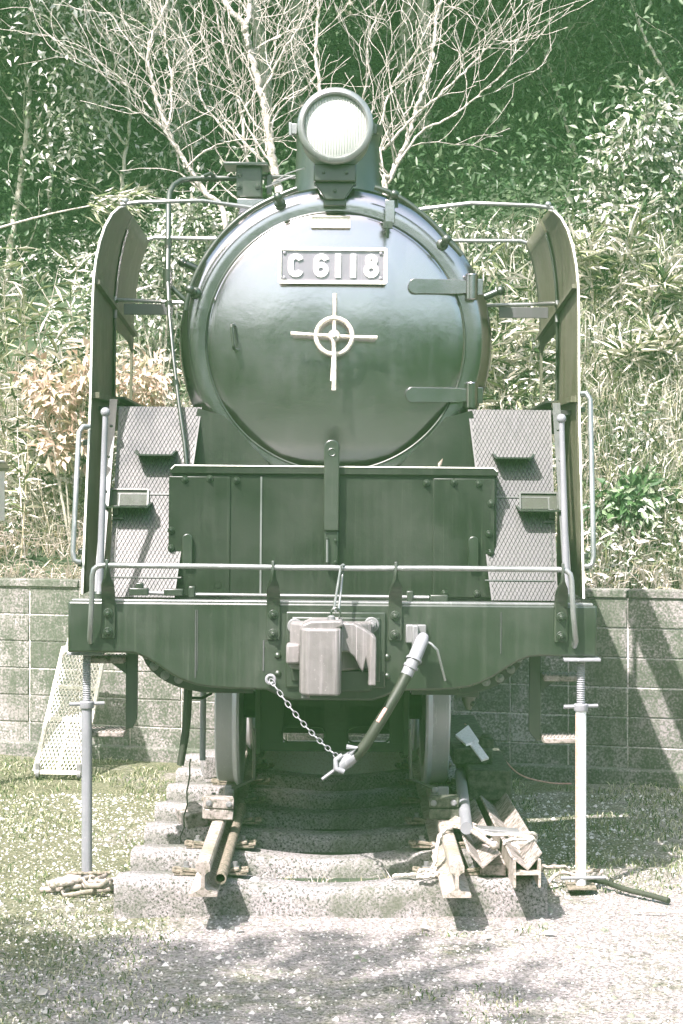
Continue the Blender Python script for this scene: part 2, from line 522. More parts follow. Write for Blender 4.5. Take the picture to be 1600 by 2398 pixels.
def build_ground():
    xs = sorted(set([-38, -15, -8] + [round(-5 + 0.07 * i, 3) for i in range(144)] + [5.1, 8, 15, 38]))
    ys = sorted(set([-30, -25, -12, -6, -3, 0, 2, 4] + [round(5 + 0.07 * i, 3) for i in range(143)] + [15.5, 18]))
    nx, ny = len(xs), len(ys)
    v = [(x, y, (gz(x, y) if (-5.2 < x < 5.2 and 4.5 < y < 15.2) else 0.0)) for y in ys for x in xs]
    f = [(j * nx + i, j * nx + i + 1, (j + 1) * nx + i + 1, (j + 1) * nx + i) for j in range(ny - 1) for i in range(nx - 1)]
    mb = MB(); mb.v = v; mb.f = f
    tag(mb.build('ground', 'ground'), kind='structure')
build_ground()
TXB = -0.052

# dark earth sheet laid between the sleepers
mb = MB()
for j in range(40):
    y = 9.2 + 4.0 * j / 39
    w0, w1 = -.97 + noise.noise((y * 3, 1, 1)) * .06, .97 + noise.noise((y * 3, 7, 1)) * .06
    mb.v += [(TXB + w0 - .06, y, -.03), (TXB + w0, y, .038), (TXB, y, .042 + noise.noise((y * 5, 3, 0)) * .008), (TXB + w1, y, .038), (TXB + w1 + .06, y, -.03)]
for j in range(39):
    for i in range(4):
        a = j * 5 + i
        mb.f.append((a, a + 1, a + 6, a + 5))
tag(mb.build('track_bed', 'soil'), kind='structure')

# unseen dark ground added in front of the gravel to darken the door's reflection
mb = MB()
xs_ = [-36, -20, -8, -4, -2, 0, 2, 4, 8, 20, 36]
for x in xs_:
    mb.v += [(x, -14.0, 0.03), (x, 6.35 + noise.noise((x * .9, 2, 0)) * .08, 0.03), (x, 6.42 + noise.noise((x * .9, 2, 0)) * .08, -0.06)]
for i in range(len(xs_) - 1):
    a = i * 3
    mb.f += [(a, a + 3, a + 4, a + 1), (a + 1, a + 4, a + 5, a + 2)]
tag(mb.build('added_dark_ground', 'dark_ground'), kind='structure')

def hill_z(x, y):
    d = y - wall_y(x) - 0.12
    if d < 0: return 1.13
    z = 1.13 + (min(d, 3.3) * 0.95) + max(0, d - 3.3) * 0.52
    if d > 0.15:
        z += noise.noise((x * 0.7, y * 0.7, 9)) * 0.18 + noise.noise((x * 2.3, y * 2.3, 5)) * 0.06
    return z

def build_hill():
    xs = [-36, -30, -16, -9] + [-6 + 0.2 * i for i in range(61)] + [9, 16, 30, 36]
    ds = [0.13] + [0.2 + 0.2 * i for i in range(62)] + [14, 18]
    v = []
    for d in ds:
        for x in xs:
            y = wall_y(max(-8, min(8, x))) + d
            v.append((x, y, 1.13 if d < 0.15 else hill_z(max(-8, min(8, x)), y)))
    nx = len(xs)
    f = [(j * nx + i, j * nx + i + 1, (j + 1) * nx + i + 1, (j + 1) * nx + i) for j in range(len(ds) - 1) for i in range(nx - 1)]
    mb = MB(); mb.v = v; mb.f = f
    tag(mb.build('hillside', 'soil'), kind='structure')
build_hill()

def build_wall():
    t = thing('block_wall', 'low stained concrete block retaining wall behind the locomotive', 'wall', (0, 13.5, 0))
    ang = math.atan(WALL_A)
    t.rotation_euler = (0, 0, ang)
    n = 22; bl, bh, jt = 0.40, 0.198, 0.010
    # mortar core set back behind the block faces
    MB().box((0, 0.069, 0.615), (n * bl + 0.2, 0.13, 1.23)).build('mortar_core', 'mortar', t)
    me0 = None
    for r in range(6):
        for i in range(-n // 2, n // 2):
            if me0 is None or random.random() < 0.0:
                mb = MB().box((0, 0, 0), (bl - jt, 0.15, bh - jt))
                o = mb.build('block', 'block', t, bevel=0.004, segs=1)
                me0 = o
            else:
                o = me0.copy(); C.objects.link(o); o.parent = t
            o.location = ((i + 0.5) * bl + random.uniform(-.002, .002), 0.07 + random.uniform(-.004, .004), 0.04 + (r + 0.5) * bh)
            o.rotation_euler = (0, 0, PI if random.random() < .5 else 0)
    cp = None
    for i in range(-n // 4, n // 4 + 1):
        if cp is None:
            cp = MB().box((0, 0, 0), (0.79, 0.19, 0.055)).build('coping', 'block', t, bevel=0.006, segs=1); o = cp
        else:
            o = cp.copy(); C.objects.link(o); o.parent = t
        o.location = (i * 0.8, 0.075, 1.26)
    MB().box((0, -0.03, 0.045), (n * bl, 0.14, 0.11)).build('footing', 'block', t, bevel=0.01)
build_wall()

# ------------------------------------------------------------------ track
TX = -0.052
def sleeper_mesh():
    mb = MB(); secs = 30; half = 1.01
    ring = []
    for i in range(secs + 1):
        x = -half + 2 * half * i / secs
        k = abs(x)
        top = 0.172 if k > 0.66 else 0.172 - 0.052 * (0.5 + 0.5 * math.cos(PI * k / 0.66))
        bot = 0.0 if k > 0.28 else 0.018 * (0.5 + 0.5 * math.cos(PI * k / 0.28)) * 1.5
        wt = 0.105 if k > 0.66 else 0.105 - 0.015 * (0.5 + 0.5 * math.cos(PI * k / 0.66))
        e = 0.012 if i in (0, secs) else 0
        wob = noise.noise((x * 7, 3.1, 0)) * 0.004
        ring.append([(x, -0.128 + e, bot - .03), (x, -0.122 + e + wob, top * 0.62), (x, -wt - .008 + e, top - 0.010 - e), (x, -wt + 0.006 + e, top - e * .5 + wob),
                     (x, wt - 0.022 - e, top - e * .5), (x, wt - e, top - 0.018 - e), (x, 0.14 - e, top * 0.62), (x, 0.145 - e, bot - .03)])
    for r in ring: mb.v += r
    for i in range(secs):
        for j in range(8):
            mb.f.append((i * 8 + j, i * 8 + (j + 1) % 8, (i + 1) * 8 + (j + 1) % 8, (i + 1) * 8 + j))
    mb.f.append(tuple(range(8))); mb.f.append(tuple(secs * 8 + j for j in range(7, -1, -1)))
    return mb

def clip_mb(x, sd):
    mb = MB()
    if True:
        cx = x + sd * 0.115
        mb.box((cx, 0, 0.182), (0.11, 0.075, 0.012))
        mb.tube([(cx + sd * 0.03, -0.035, 0.192), (cx + sd * 0.058, -0.035, 0.196), (cx + sd * 0.06, 0, 0.198), (cx + sd * 0.058, 0.035, 0.196), (cx + sd * .03, 0.035, 0.192)], 0.009, 6)
        mb.tube([(cx - sd * 0.05, -0.034, 0.195), (cx + sd * 0.02, -0.03, 0.203)], 0.010, 6)
    return mb

sl_y = [9.12, 9.78, 10.44, 11.1, 11.76, 12.40, 13.0]
sl_lab = ['front concrete sleeper lying under the two cut rail ends', 'second concrete sleeper from the camera, behind the front one',
          'third concrete sleeper, level with the small wheel chocks', 'fourth concrete sleeper, under the leading wheels',
          'fifth concrete sleeper, behind the leading wheels', 'sixth concrete sleeper, deep under the locomotive', 'farthest concrete sleeper near the block wall']
proto_s = sleeper_mesh().build('body', 'sleeper', None, smooth=50)
proto_c = [clip_mb(x, sd).build('rail_clip', 'rust', None) for x in (-0.566, 0.566) for sd in (-1, 1)]
bolt_me = MB().hexa((0, 0, 0.012), 0.022, 0.024, 'z').lathe([(0.012, 0.02), (0.012, 0.045)], (0, 0, 0), 'z', 8).build('bolt', 'greymetal', None)
for k, y in enumerate(sl_y):
    t = thing('concrete_sleeper', sl_lab[k], 'sleeper', (TX + random.uniform(-.01, .01), y, 0.0), 'concrete sleepers under the track')
    for p in [proto_s] + proto_c:
        if k == 0: o = p
        else: o = p.copy(); C.objects.link(o)
        o.parent = t; o.location = (0, 0, 0)
    for x in (-0.566, 0.566):
        for sd in (-1, 1):
            o = bolt_me if (k == 0 and x < 0 and sd < 0) else bolt_me.copy()
            if o is not bolt_me: C.objects.link(o)
            o.parent = t; o.location = (x + sd * 0.115, 0, 0.187)
            o.rotation_euler = (0, 0, random.random())

def rail_poly():
    h = [(-.0635, 0), (.0635, 0), (.0635, .012), (.02, .026), (.0085, .04), (.0075, .095), (.018, .108), (.0325, .114), (.0325, .140), (.026, .150), (.012, .153)]
    return h + [(-x, z) for x, z in reversed(h) if not (z == 0)]
for s, lab in ((-1, 'left rusty rail, cut end beside the thin loose pipe'), (1, 'right rusty rail, cut end beside the tied timbers')):
    y0 = 8.62 if s < 0 else 8.60
    mb = MB(); mb.prism([(x, z) for x, z in rail_poly()], 0, 13.1 - y0)
    o = mb.build('rail', 'rust_rail', None, smooth=30)
    o.location = (TX + s * 0.566, y0, 0.175)
    tag(o, lab, 'rail', 'rails under the locomotive')
# ------------------------------------------------------------------ the steam locomotive nose
X0, YB, ZB = -0.053, 9.5, 0.3
LEAN = R(0.5)
loco = thing('steam_locomotive', 'dark green and black steam locomotive with round smokebox and number plate C6118', 'locomotive', (X0, YB, ZB))
loco.rotation_euler = (0, LEAN, 0)
OR = (0, YB, ZB)
def LP(u, v, Y):
    X, _, Z = W(u, v, Y)
    dx, dz = X - X0, Z - ZB
    return (dx * math.cos(LEAN) - dz * math.sin(LEAN), Y, dx * math.sin(LEAN) + dz * math.cos(LEAN) + ZB)
def lb(mb, name, mat='paint', parent=None, smooth=35, bevel=0.0, segs=2):
    return mb.build(name, mat, parent or loco, OR, smooth, bevel, segs)
def bolt(p, r=0.022, parent=None, mat='paint', washer=True, name='bolt'):
    mb = MB()
    x, y, z = p
    if washer: mb.lathe([(r * 1.45, y), (r * 1.45, y - 0.006), (r * 1.3, y - 0.009)], (x, 0, z), 'y', 20)
    mb.lathe([(r, y - r * .2), (r, y - r), (r * .85, y - r * 1.2)], (x, 0, z), 'y', 6)
    mb.lathe([(r * .55, y - r * .9), (r * .55, y - r * 1.65), (r * .4, y - r * 1.8)], (x, 0, z), 'y', 12)
    return lb(mb, name, mat, parent)
def rivet(p, r=0.017, parent=None, mat='paint'):
    mb = MB()
    mb.lathe([(r * math.cos(a), p[1] - r * .75 * math.sin(a)) for a in [PI / 2 * i / 5 for i in range(5)]] + [(0.001, p[1] - r * .75)], (p[0], 0, p[2]), 'y', 14)
    return lb(mb, 'rivet', mat, parent)

SBZ, SBR, SBY = 2.765, 0.842, 10.30      # smokebox centre, radius, front plane
# smokebox shell with rolled front edge
mb = MB()
prof = [(SBR, 12.9), (SBR, SBY + 0.16), (SBR * .998, SBY + 0.11), (0.832, SBY + 0.065), (0.812, SBY + 0.025), (0.786, SBY + 0.002), (0.755, SBY - 0.006), (0.725, SBY - 0.006), (0.66, SBY - 0.004)]
mb.lathe(prof, (0, 0, SBZ), 'y', 128, cap0=True, cap1=True)
smokebox = lb(mb, 'smokebox', 'gloss', smooth=50)
# raised lip round the door seat
mb = MB()
mb.tube([(0.690 * math.sin(a), SBY - 0.006, SBZ + 0.690 * math.cos(a)) for a in [2 * PI * i / 128 for i in range(128)]], 0.006, 8, closed=True)
lb(mb, 'door_seat_ring', 'paint', smokebox)
# dished door
mb = MB()
sag, rd = 0.050, 0.682
Rs = (rd * rd + sag * sag) / (2 * sag)
prof = [(rd + .004, SBY + 0.02), (rd + 0.002, SBY - 0.008), (rd - .008, SBY - 0.014)]
for i in range(1, 24):
    r = (rd - .008) * (1 - i / 24)
    prof.append((r, SBY - 0.014 - (math.sqrt(Rs * Rs - r * r) - (Rs - sag))))
prof.append((0.001, SBY - 0.014 - sag))
mb.lathe(prof, (0, 0, SBZ), 'y', 128, cap0=False, cap1=True)
door = lb(mb, 'smokebox_door', 'gloss', smooth=50)
def door_y(x, z):
    r2 = x * x + (z - SBZ) ** 2
    return SBY - 0.014 - (math.sqrt(max(0, Rs * Rs - r2)) - (Rs - sag))

# number plate
npx, npz = LP(763.5, 606, 10.12)[0], LP(763.5, 606, 10.12)[2]
py = door_y(npx, npz) - 0.055
pw, ph = 0.288, 0.096
tilt = R(0.3)
npo = lb(MB().box((npx, py + 0.012, npz), (pw * 2 - .01, 0.02, ph * 2 - .01)), 'number_plate', 'plate', bevel=0.004)
def rim(mb, cx, cz, hw, hh, w, y0, y1, rc=0.012):
    def loop(a, b, r):
        pts = []
        for qx, qz, s0 in ((1, 1, 0), (-1, 1, 1), (-1, -1, 2), (1, -1, 3)):
            for k in range(5):
                an = (s0 + k / 4) * PI / 2
                pts.append((cx + qx * (a - r) + r * math.cos(an), cz + qz * (b - r) + r * math.sin(an)))
        return pts
    o_, i_ = loop(hw, hh, rc), loop(hw - w, hh - w, max(0.002, rc - w * .6))
    n = len(o_); k = len(mb.v)
    for y in (y0, y1):
        mb.v += [(x, y, z) for x, z in o_] + [(x, y, z) for x, z in i_]
    for i in range(n):
        j = (i + 1) % n
        mb.f += [(k + i, k + j, k + n + j, k + n + i), (k + 2 * n + i, k + 3 * n + i, k + 3 * n + j, k + 2 * n + j),
                 (k + i, k + 2 * n + i, k + 2 * n + j, k + j), (k + n + i, k + n + j, k + 3 * n + j, k + 3 * n + i)]
    return mb
lb(rim(MB(), npx, npz, pw, ph, 0.017, py - 0.008, py + 0.022), 'plate_rim', 'cream', npo)
for sx in (-1, 1):
    lb(MB().box((npx + sx * 0.2, py + 0.04, npz - 0.05), (0.03, 0.05, 0.03)), 'mount', 'paint', npo)
    for sz in (-1, 1):
        lb(MB().lathe([(0.009, py + .004), (0.009, py - 0.004), (.006, py - .006)], (npx + sx * (pw - .034), 0, npz + sz * (ph - .03)), 'y', 12), 'screw', 'plate', npo)
def ribbon(mb, pts, w, y0, y1, closed=False):
    n = len(pts); L, Rr = [], []
    for i, (x, z) in enumerate(pts):
        a = pts[(i - 1) % n] if (closed or i > 0) else pts[i]
        b = pts[(i + 1) % n] if (closed or i < n - 1) else pts[i]
        dx, dz = b[0] - a[0], b[1] - a[1]; l = math.hypot(dx, dz) or 1
        nx, nz = -dz / l * w / 2, dx / l * w / 2
        L.append((x + nx, z + nz)); Rr.append((x - nx, z - nz))
    k = len(mb.v)
    for y in (y0, y1):
        mb.v += [(x, y, z) for x, z in L] + [(x, y, z) for x, z in Rr]
    m_ = n if closed else n - 1
    for i in range(m_):
        j = (i + 1) % n
        mb.f += [(k + i, k + j, k + n + j, k + n + i), (k + 2 * n + i, k + 3 * n + i, k + 3 * n + j, k + 2 * n + j),
                 (k + i, k + 2 * n + i, k + 2 * n + j, k + j), (k + n + i, k + n + j, k + 3 * n + j, k + 3 * n + i)]
    if not closed:
        mb.f += [(k, k + n, k + 3 * n, k + 2 * n), (k + n - 1, k + 3 * n - 1, k + 4 * n - 1, k + 2 * n - 1)]
    return mb
H = 0.124; SW = 0.030
def arc(cx, cz, rx, rz, a0, a1, n=20):
    return [(cx + rx * math.cos(R(a0 + (a1 - a0) * i / n)), cz + rz * math.sin(R(a0 + (a1 - a0) * i / n))) for i in range(n + 1)]
def glyph(ch, x):
    mb = MB(); z = npz; y0, y1 = py - 0.007, py + 0.003
    if ch == 'C':
        p = arc(x, z + .023, .026, .024, 15, 180, 14) + arc(x, z - .023, .026, .024, 180, 345, 14)
        ribbon(mb, p, SW * .95, y0, y1)
    elif ch == '6':
        ribbon(mb, arc(x, z - 0.022, .026, .026, 0, 360, 28)[:-1], SW * .9, y0, y1, True)
        ribbon(mb, arc(x + .002, z + .018, .028, .030, 20, 180, 14) + [(x - .026, z - .01), (x - .026, z - .022)], SW * .93, y0 + .0006, y1)
    elif ch == '1':
        mb.box((x, (y0 + y1) / 2, z), (SW, y1 - y0, H))
    elif ch == '8':
        ribbon(mb, arc(x, z + .029, .0195, .0205, 0, 360, 26)[:-1], SW * .87, y0, y1, True)
        ribbon(mb, arc(x, z - 0.0235, .0265, .0255, 0, 360, 28)[:-1], SW * .9, y0 + .0006, y1, True)
    return mb
for ch, u in (('C', 678), ('6', 736.5), ('1', 776), ('1', 811), ('8', 853)):
    lb(glyph(ch, LP(u, 606, 10.1)[0]), 'numeral' if ch != 'C' else 'letter', 'white', npo)
# small cream works plate
cx, _, cz = LP(759, 506, 10.2)
wp = lb(MB().box((cx, door_y(cx, cz) - 0.012, cz), (0.205, 0.02, 0.058)), 'works_plate', 'cream', bevel=0.003)
wp['label'] = 'small blank cream plate above the number plate'
lb(rim(MB(), cx, cz, 0.105, 0.032, 0.006, door_y(cx, cz) - 0.03, door_y(cx, cz) + .006, 0.008), 'plate_rim', 'bronze', wp)

# hand wheel with dart handles
hx, _, hz = LP(767, 770, 10.1)
hy = door_y(hx, hz) - 0.085
mb = MB().tube([(hx + 0.095 * math.cos(a), hy, hz + 0.095 * math.sin(a)) for a in [2 * PI * i / 48 for i in range(48)]], 0.0125, 10, closed=True)
hw = lb(mb, 'handwheel', 'bronze', smooth=60)
for dx, dz, l in ((0.012, 1, .225), (-1, .05, .228), (1, -.03, .226), (-.03, -1, .235)):
    d = Vector((dx, 0, dz)).normalized(); c0 = Vector((hx, hy, hz))
    lb(MB().tube([c0 + d * .02, c0 + d * .09, c0 + d * l], [0.011, 0.009, 0.012], 10), 'spoke', 'bronze', hw)
lb(MB().tube([(hx - .004, hy - .03, hz), (hx + .004, hy - .03, hz - .12), (hx + .002, hy - .035, hz - .285)], [0.012, .010, .013], 10), 'locking_handle', 'bronze', hw)
lb(MB().lathe([(.03, hy + .03), (.032, hy - .02), (.026, hy - .036), (.012, hy - .038), (.012, hy - .055), (.008, hy - .058)], (hx, 0, hz), 'y', 20), 'hub', 'bronze', hw)
lb(MB().lathe([(.018, hy + .09), (.018, hy)], (hx, 0, hz), 'y', 12), 'spindle', 'paint', hw)

# door grab handle
a = LP(532, 746, 10.2); b_ = LP(536, 800, 10.2)
ay, by = door_y(a[0], a[2]), door_y(b_[0], b_[2])
lb(MB().tube([(a[0] + .008, ay + .01, a[2] + .006), (a[0], ay - .06, a[2]), (a[0] - .001, ay - .072, a[2] - .012), (b_[0], by - .072, b_[2] + .012), (b_[0] + .002, by - .06, b_[2]), (b_[0] + .01, by + .01, b_[2] - .006)], 0.0085, 8), 'grab_handle', 'paint', door)

# strap hinges
for v0 in (656, 906):
    p0 = LP(938 if v0 < 800 else 932, v0, 10.22); p1 = LP(1082, v0, 10.22)
    x0, x1, zc = p0[0], p1[0], (p0[2] + p1[2]) / 2
    hh = 0.038
    poly = [(x0 + hh - hh * math.cos(R(t)) , zc + hh * math.sin(R(t))) for t in range(-90, 91, 15)]
    n = len(poly)
    mb = MB()
    xs = np.linspace(x0 + hh, x1 + .02, 8)
    # bent strap following the door dish
    ring = []
    for i in range(7):
        t = i / 6 * PI / 2
        x = x0 + hh - hh * math.cos(t); h2 = hh * math.sin(t) + .002
        y = min(door_y(x, zc), SBY - 0.02)
        ring.append([(x, y - .028, zc - h2), (x, y - .028, zc + h2), (x, y + .01, zc + h2), (x, y + .01, zc - h2)])
    for x in xs[1:]:
        y = min(door_y(x, zc), SBY - 0.02)
        h2 = hh if x < x1 - .06 else hh * .85
        ring.append([(x, y - .028, zc - h2), (x, y - .028, zc + h2), (x, y + .01, zc + h2), (x, y + .01, zc - h2)])
    for r in ring: mb.v += r
    for i in range(len(ring) - 1):
        for j in range(4):
            mb.f.append((i * 4 + j, i * 4 + (j + 1) % 4, (i + 1) * 4 + (j + 1) % 4, (i + 1) * 4 + j))
    mb.f += [(0, 1, 2, 3), tuple(len(mb.v) - 4 + j for j in (3, 2, 1, 0))]
    hg = lb(mb, 'hinge_strap', 'gloss', door, bevel=0.004)
    mb = MB().lathe([(.03, zc - .07), (.034, zc - .066), (.034, zc + .066), (.03, zc + .07)], (x1 + .005, SBY - .035, 0), 'z', 24)
    mb.box((x1 + .035, SBY - .02, zc), (.06, .04, .085))
    lb(mb, 'hinge_barrel', 'gloss', door, bevel=.003)

# curved handrails over the smokebox with knobs
def rail_arc(name, pts_uv, knobs, Y=10.17):
    pts = []
    for u, v in pts_uv:
        pts.append(LP(u, v, Y))
    # smooth the polyline on the circle
    ang = [math.atan2(p[0], p[2] - SBZ) for p in pts]; rad = [math.hypot(p[0], p[2] - SBZ) for p in pts]
    P = []
    for i in range(40):
        t = i / 39 * (len(pts) - 1); k = min(int(t), len(pts) - 2); f = t - k
        a_ = ang[k] * (1 - f) + ang[k + 1] * f; r_ = rad[k] * (1 - f) + rad[k + 1] * f
        P.append((r_ * math.sin(a_), Y, SBZ + r_ * math.cos(a_)))
    o = lb(MB().tube(P, 0.0145, 10), name, 'paint', smooth=60)
    for u, v in knobs:
        k = LP(u, v, Y)
        d = Vector((k[0], 0, k[2] - SBZ)).normalized()
        mb = MB().sphere(k, 0.026, 14, 8)
        mb.tube([k, (k[0] - d.x * .02, SBY + .02, k[2] - d.z * .02)], [0.014, .02], 10)
        mb.lathe([(.032, SBY + .02), (.032, SBY - .01), (.022, SBY - .02)], (k[0] - d.x * .02, 0, k[2] - d.z * .02), 'y', 16)
        lb(mb, 'knob', 'paint', o, smooth=60)
rail_arc('smokebox_handrail', [(426, 712), (436, 665), (480, 578), (545, 505), (640, 450), (682, 433)], [(436, 664), (638, 452)])
rail_arc('smokebox_handrail', [(860, 430), (905, 446), (965, 488), (1025, 549), (1061, 586)], [(905, 446), (1025, 549)])
# side knobs behind the rim
for u, v, s in ((1128, 676, 1), (440, 612, -1)):
    p = LP(u, v, 10.55)
    lb(MB().tube([(p[0] - s * .05, p[1], p[2] - .02), (p[0] + s * .03, p[1], p[2] + .015)], .02, 10).sphere((p[0] + s * .05, p[1], p[2] + .022), .026, 12, 8), 'handrail_stanchion', 'paint', smooth=60)

# ---- headlamp
lx, _, lz = LP(770, 290, 10.12); ly = 10.10
mb = MB().lathe([(.196, ly + .05), (.199, ly + .02), (.199, ly - .01), (.190, ly - .022), (.172, ly - .024), (.163, ly - .012), (.160, ly + .02), (.163, ly + .05)], (lx, 0, lz), 'y', 64, False, False)
lamp = lb(MB().lathe([(.16, ly + .05), (.188, ly + .052), (.190, ly + .10), (.188, ly + .30), (.17, ly + .36), (.12, ly + .40), (.02, ly + .41)], (lx, 0, lz), 'y', 64, False, True), 'headlamp', 'paint', smooth=50)
lb(mb, 'lamp_rim', 'rail_tube', lamp, smooth=50)
lb(MB().lathe([(.162, ly + .012), (.14, ly + .002), (.10, ly - .008), (.05, ly - .014), (.001, ly - .016)], (lx, 0, lz), 'y', 48, True, True), 'lens', 'glass', lamp, smooth=60)
lb(MB().lathe([(.158, ly + .035), (.14, ly + .07), (.11, ly + .105), (.07, ly + .135), (.03, ly + .15), (.001, ly + .152)], (lx, 0, lz), 'y', 48, False, True), 'reflector', 'reflector', lamp, smooth=60)
lb(MB().lathe([(.012, ly + .13), (.012, ly + .09), (.026, ly + .07), (.03, ly + .05), (.02, ly + .035), (.002, ly + .03)], (lx, 0, lz - .01), 'y', 16), 'bulb', 'greymetal', lamp, smooth=60)
mb = MB().box((lx - .215, ly + .06, lz - .01), (.03, .05, .055)).box((lx - .236, ly + .05, lz - .012), (.016, .035, .07))
lb(mb, 'latch', 'rail_tube', lamp, bevel=.003)
lb(MB().box((lx + .205, ly + .06, lz - .01), (.025, .05, .05)), 'hinge', 'paint', lamp, bevel=.003)
mb = MB().lathe([(.07, lz + .19), (.07, lz + .212), (.055, lz + .22)], (lx, ly + .15, 0), 'z', 20)
lb(mb, 'vent_cap', 'rail_tube', lamp)
mb = MB().box((lx, ly + .16, lz - .235), (.225, .2, .09))
lb(mb, 'lamp_base', 'paint', lamp, bevel=.006)
z1 = lz - .28
mb = MB().prism([(lx - .11, z1), (lx + .11, z1), (lx + .05, z1 - .09), (lx - .05, z1 - .09)], ly + .10, ly + .16)
mb.box((lx, ly + .2, z1 - .06), (.12, .15, .12))
lb(mb, 'lamp_bracket', 'paint', lamp, bevel=.004)
for k in (-1, 1):
    bolt((lx + k * .06, ly + .06, lz - .235), .01, lamp, 'paint', False)
bolt((lx, ly + .10, z1 - .045), .01, lamp, 'paint', False)
# lamp wiring
p = [LP(700, 385, 10.25), LP(660, 398, 10.3), LP(625, 420, 10.35), LP(640, 415, 10.4), LP(672, 405, 10.4), LP(640, 418, 10.45), LP(610, 430, 10.5)]
lb(MB().tube(p, .004, 6), 'lamp_wire', 'rail_tube')

# ---- chimney behind the lamp
mb = MB().lathe([(.36, 3.55), (.30, 3.60), (.265, 3.66), (.245, 3.76), (.24, 3.95), (.245, 4.02), (.262, 4.04), (.262, 4.075), (.235, 4.08), (.22, 3.9)], (0.0, 11.25, 0), 'z', 48)
lb(mb, 'chimney', 'paint', smooth=45)

# ---- bracket box on the left shoulder and its pipe
def LB(u0, u1, v0, v1, Y, d, mb=None):
    a = LP(u0, v0, Y); b = LP(u1, v1, Y)
    mb = mb or MB()
    return mb.box(((a[0] + b[0]) / 2, Y + d / 2, (a[2] + b[2]) / 2), (abs(b[0] - a[0]), d, abs(b[2] - a[2])))
bx = lb(LB(543, 600, 380, 452, 10.75, .16), 'shoulder_box', 'paint', bevel=.005)
lb(LB(513, 615, 371, 379, 10.70, .26), 'top_plate', 'paint', bx, bevel=.003)
lb(LB(545, 608, 456, 478, 10.70, .2), 'foot_plate', 'gloss', bx, bevel=.003)
p0, p1 = LP(548, 478, 10.5), LP(600, 478, 10.5)
lb(MB().add([(p0[0], 10.75, p0[2] + .03), (p1[0], 10.75, p1[2] + .03), (p1[0] - .05, 10.34, p1[2] - .10), (p0[0], 10.34, p0[2] - .10),
             (p0[0], 10.75, p0[2] + .05), (p1[0], 10.75, p1[2] + .05), (p1[0] - .05, 10.34, p1[2] - .08), (p0[0], 10.34, p0[2] - .08)],
            [(0, 1, 2, 3), (4, 7, 6, 5), (0, 4, 5, 1), (1, 5, 6, 2), (2, 6, 7, 3), (3, 7, 4, 0)]), 'saddle', 'gloss', bx)
for u, v in ((549, 428), (549, 400), (592, 428)):
    q = LP(u, v, 10.75); bolt((q[0], 10.75, q[2]), .012, bx)
pp = [LP(545, 409, 10.8), LP(500, 409, 10.8), LP(440, 410, 10.8), LP(415, 414, 10.78), LP(398, 425, 10.74), LP(389, 442, 10.7), LP(387, 470, 10.62), LP(386, 560, 10.5), LP(385, 640, 10.4), LP(389, 720, 10.3), LP(398, 820, 10.2), LP(411, 930, 10.12), LP(424, 1020, 10.05), LP(429, 1075, 10.02)]
pipe = lb(MB().tube(pp, [.016] * 8 + [.016, .012, .011, .011, .011, .011], 10), 'steam_pipe', 'paint', smooth=60)
def sleeve(u0, v0, u1, v1, Y, r, par=pipe, seg=16, mat='paint'):
    a, b = LP(u0, v0, Y), LP(u1, v1, Y)
    lb(MB().tube([a, b], r, seg), 'pipe_union', mat, par)
sleeve(385, 618, 385, 662, 10.4, .026); sleeve(386, 548, 386, 566, 10.5, .021); sleeve(387, 690, 388, 704, 10.33, .02)
sleeve(402, 872, 404, 886, 10.16, .018); sleeve(462, 409, 476, 409, 10.8, .022); sleeve(484, 409, 498, 409, 10.8, .022); sleeve(426, 690, 395, 660, 10.42, .014)
sleeve(600, 406, 678, 406, 10.85, .014)
lb(LB(612, 624, 402, 445, 10.82, .04), 'pipe_clamp', 'paint', pipe, bevel=.003)
# thin rods left hanging beside pipe
lb(MB().tube([LP(470, 403, 10.78), LP(482, 398, 10.76), LP(492, 404, 10.78)], .01, 8), 'valve_loop', 'paint', pipe)

# marker lamp bracket on the right of the door top
lb(LB(884, 906, 458, 512, 10.18, .02), 'marker_bracket', 'gloss', bevel=.003)
q = LP(890, 516, 10.17)
lb(MB().box((q[0], 10.18, q[2]), (.05, .04, .035)).tube([(q[0], 10.17, q[2]), (q[0], 10.17, q[2] - .07)], [.012, .006], 8), 'marker_pin', 'paint')
q = LP(908, 462, 10.18)
lb(MB().tube([(q[0], 10.2, q[2] + .05), (q[0], 10.2, q[2] - .03)], .016, 10), 'marker_post', 'paint')

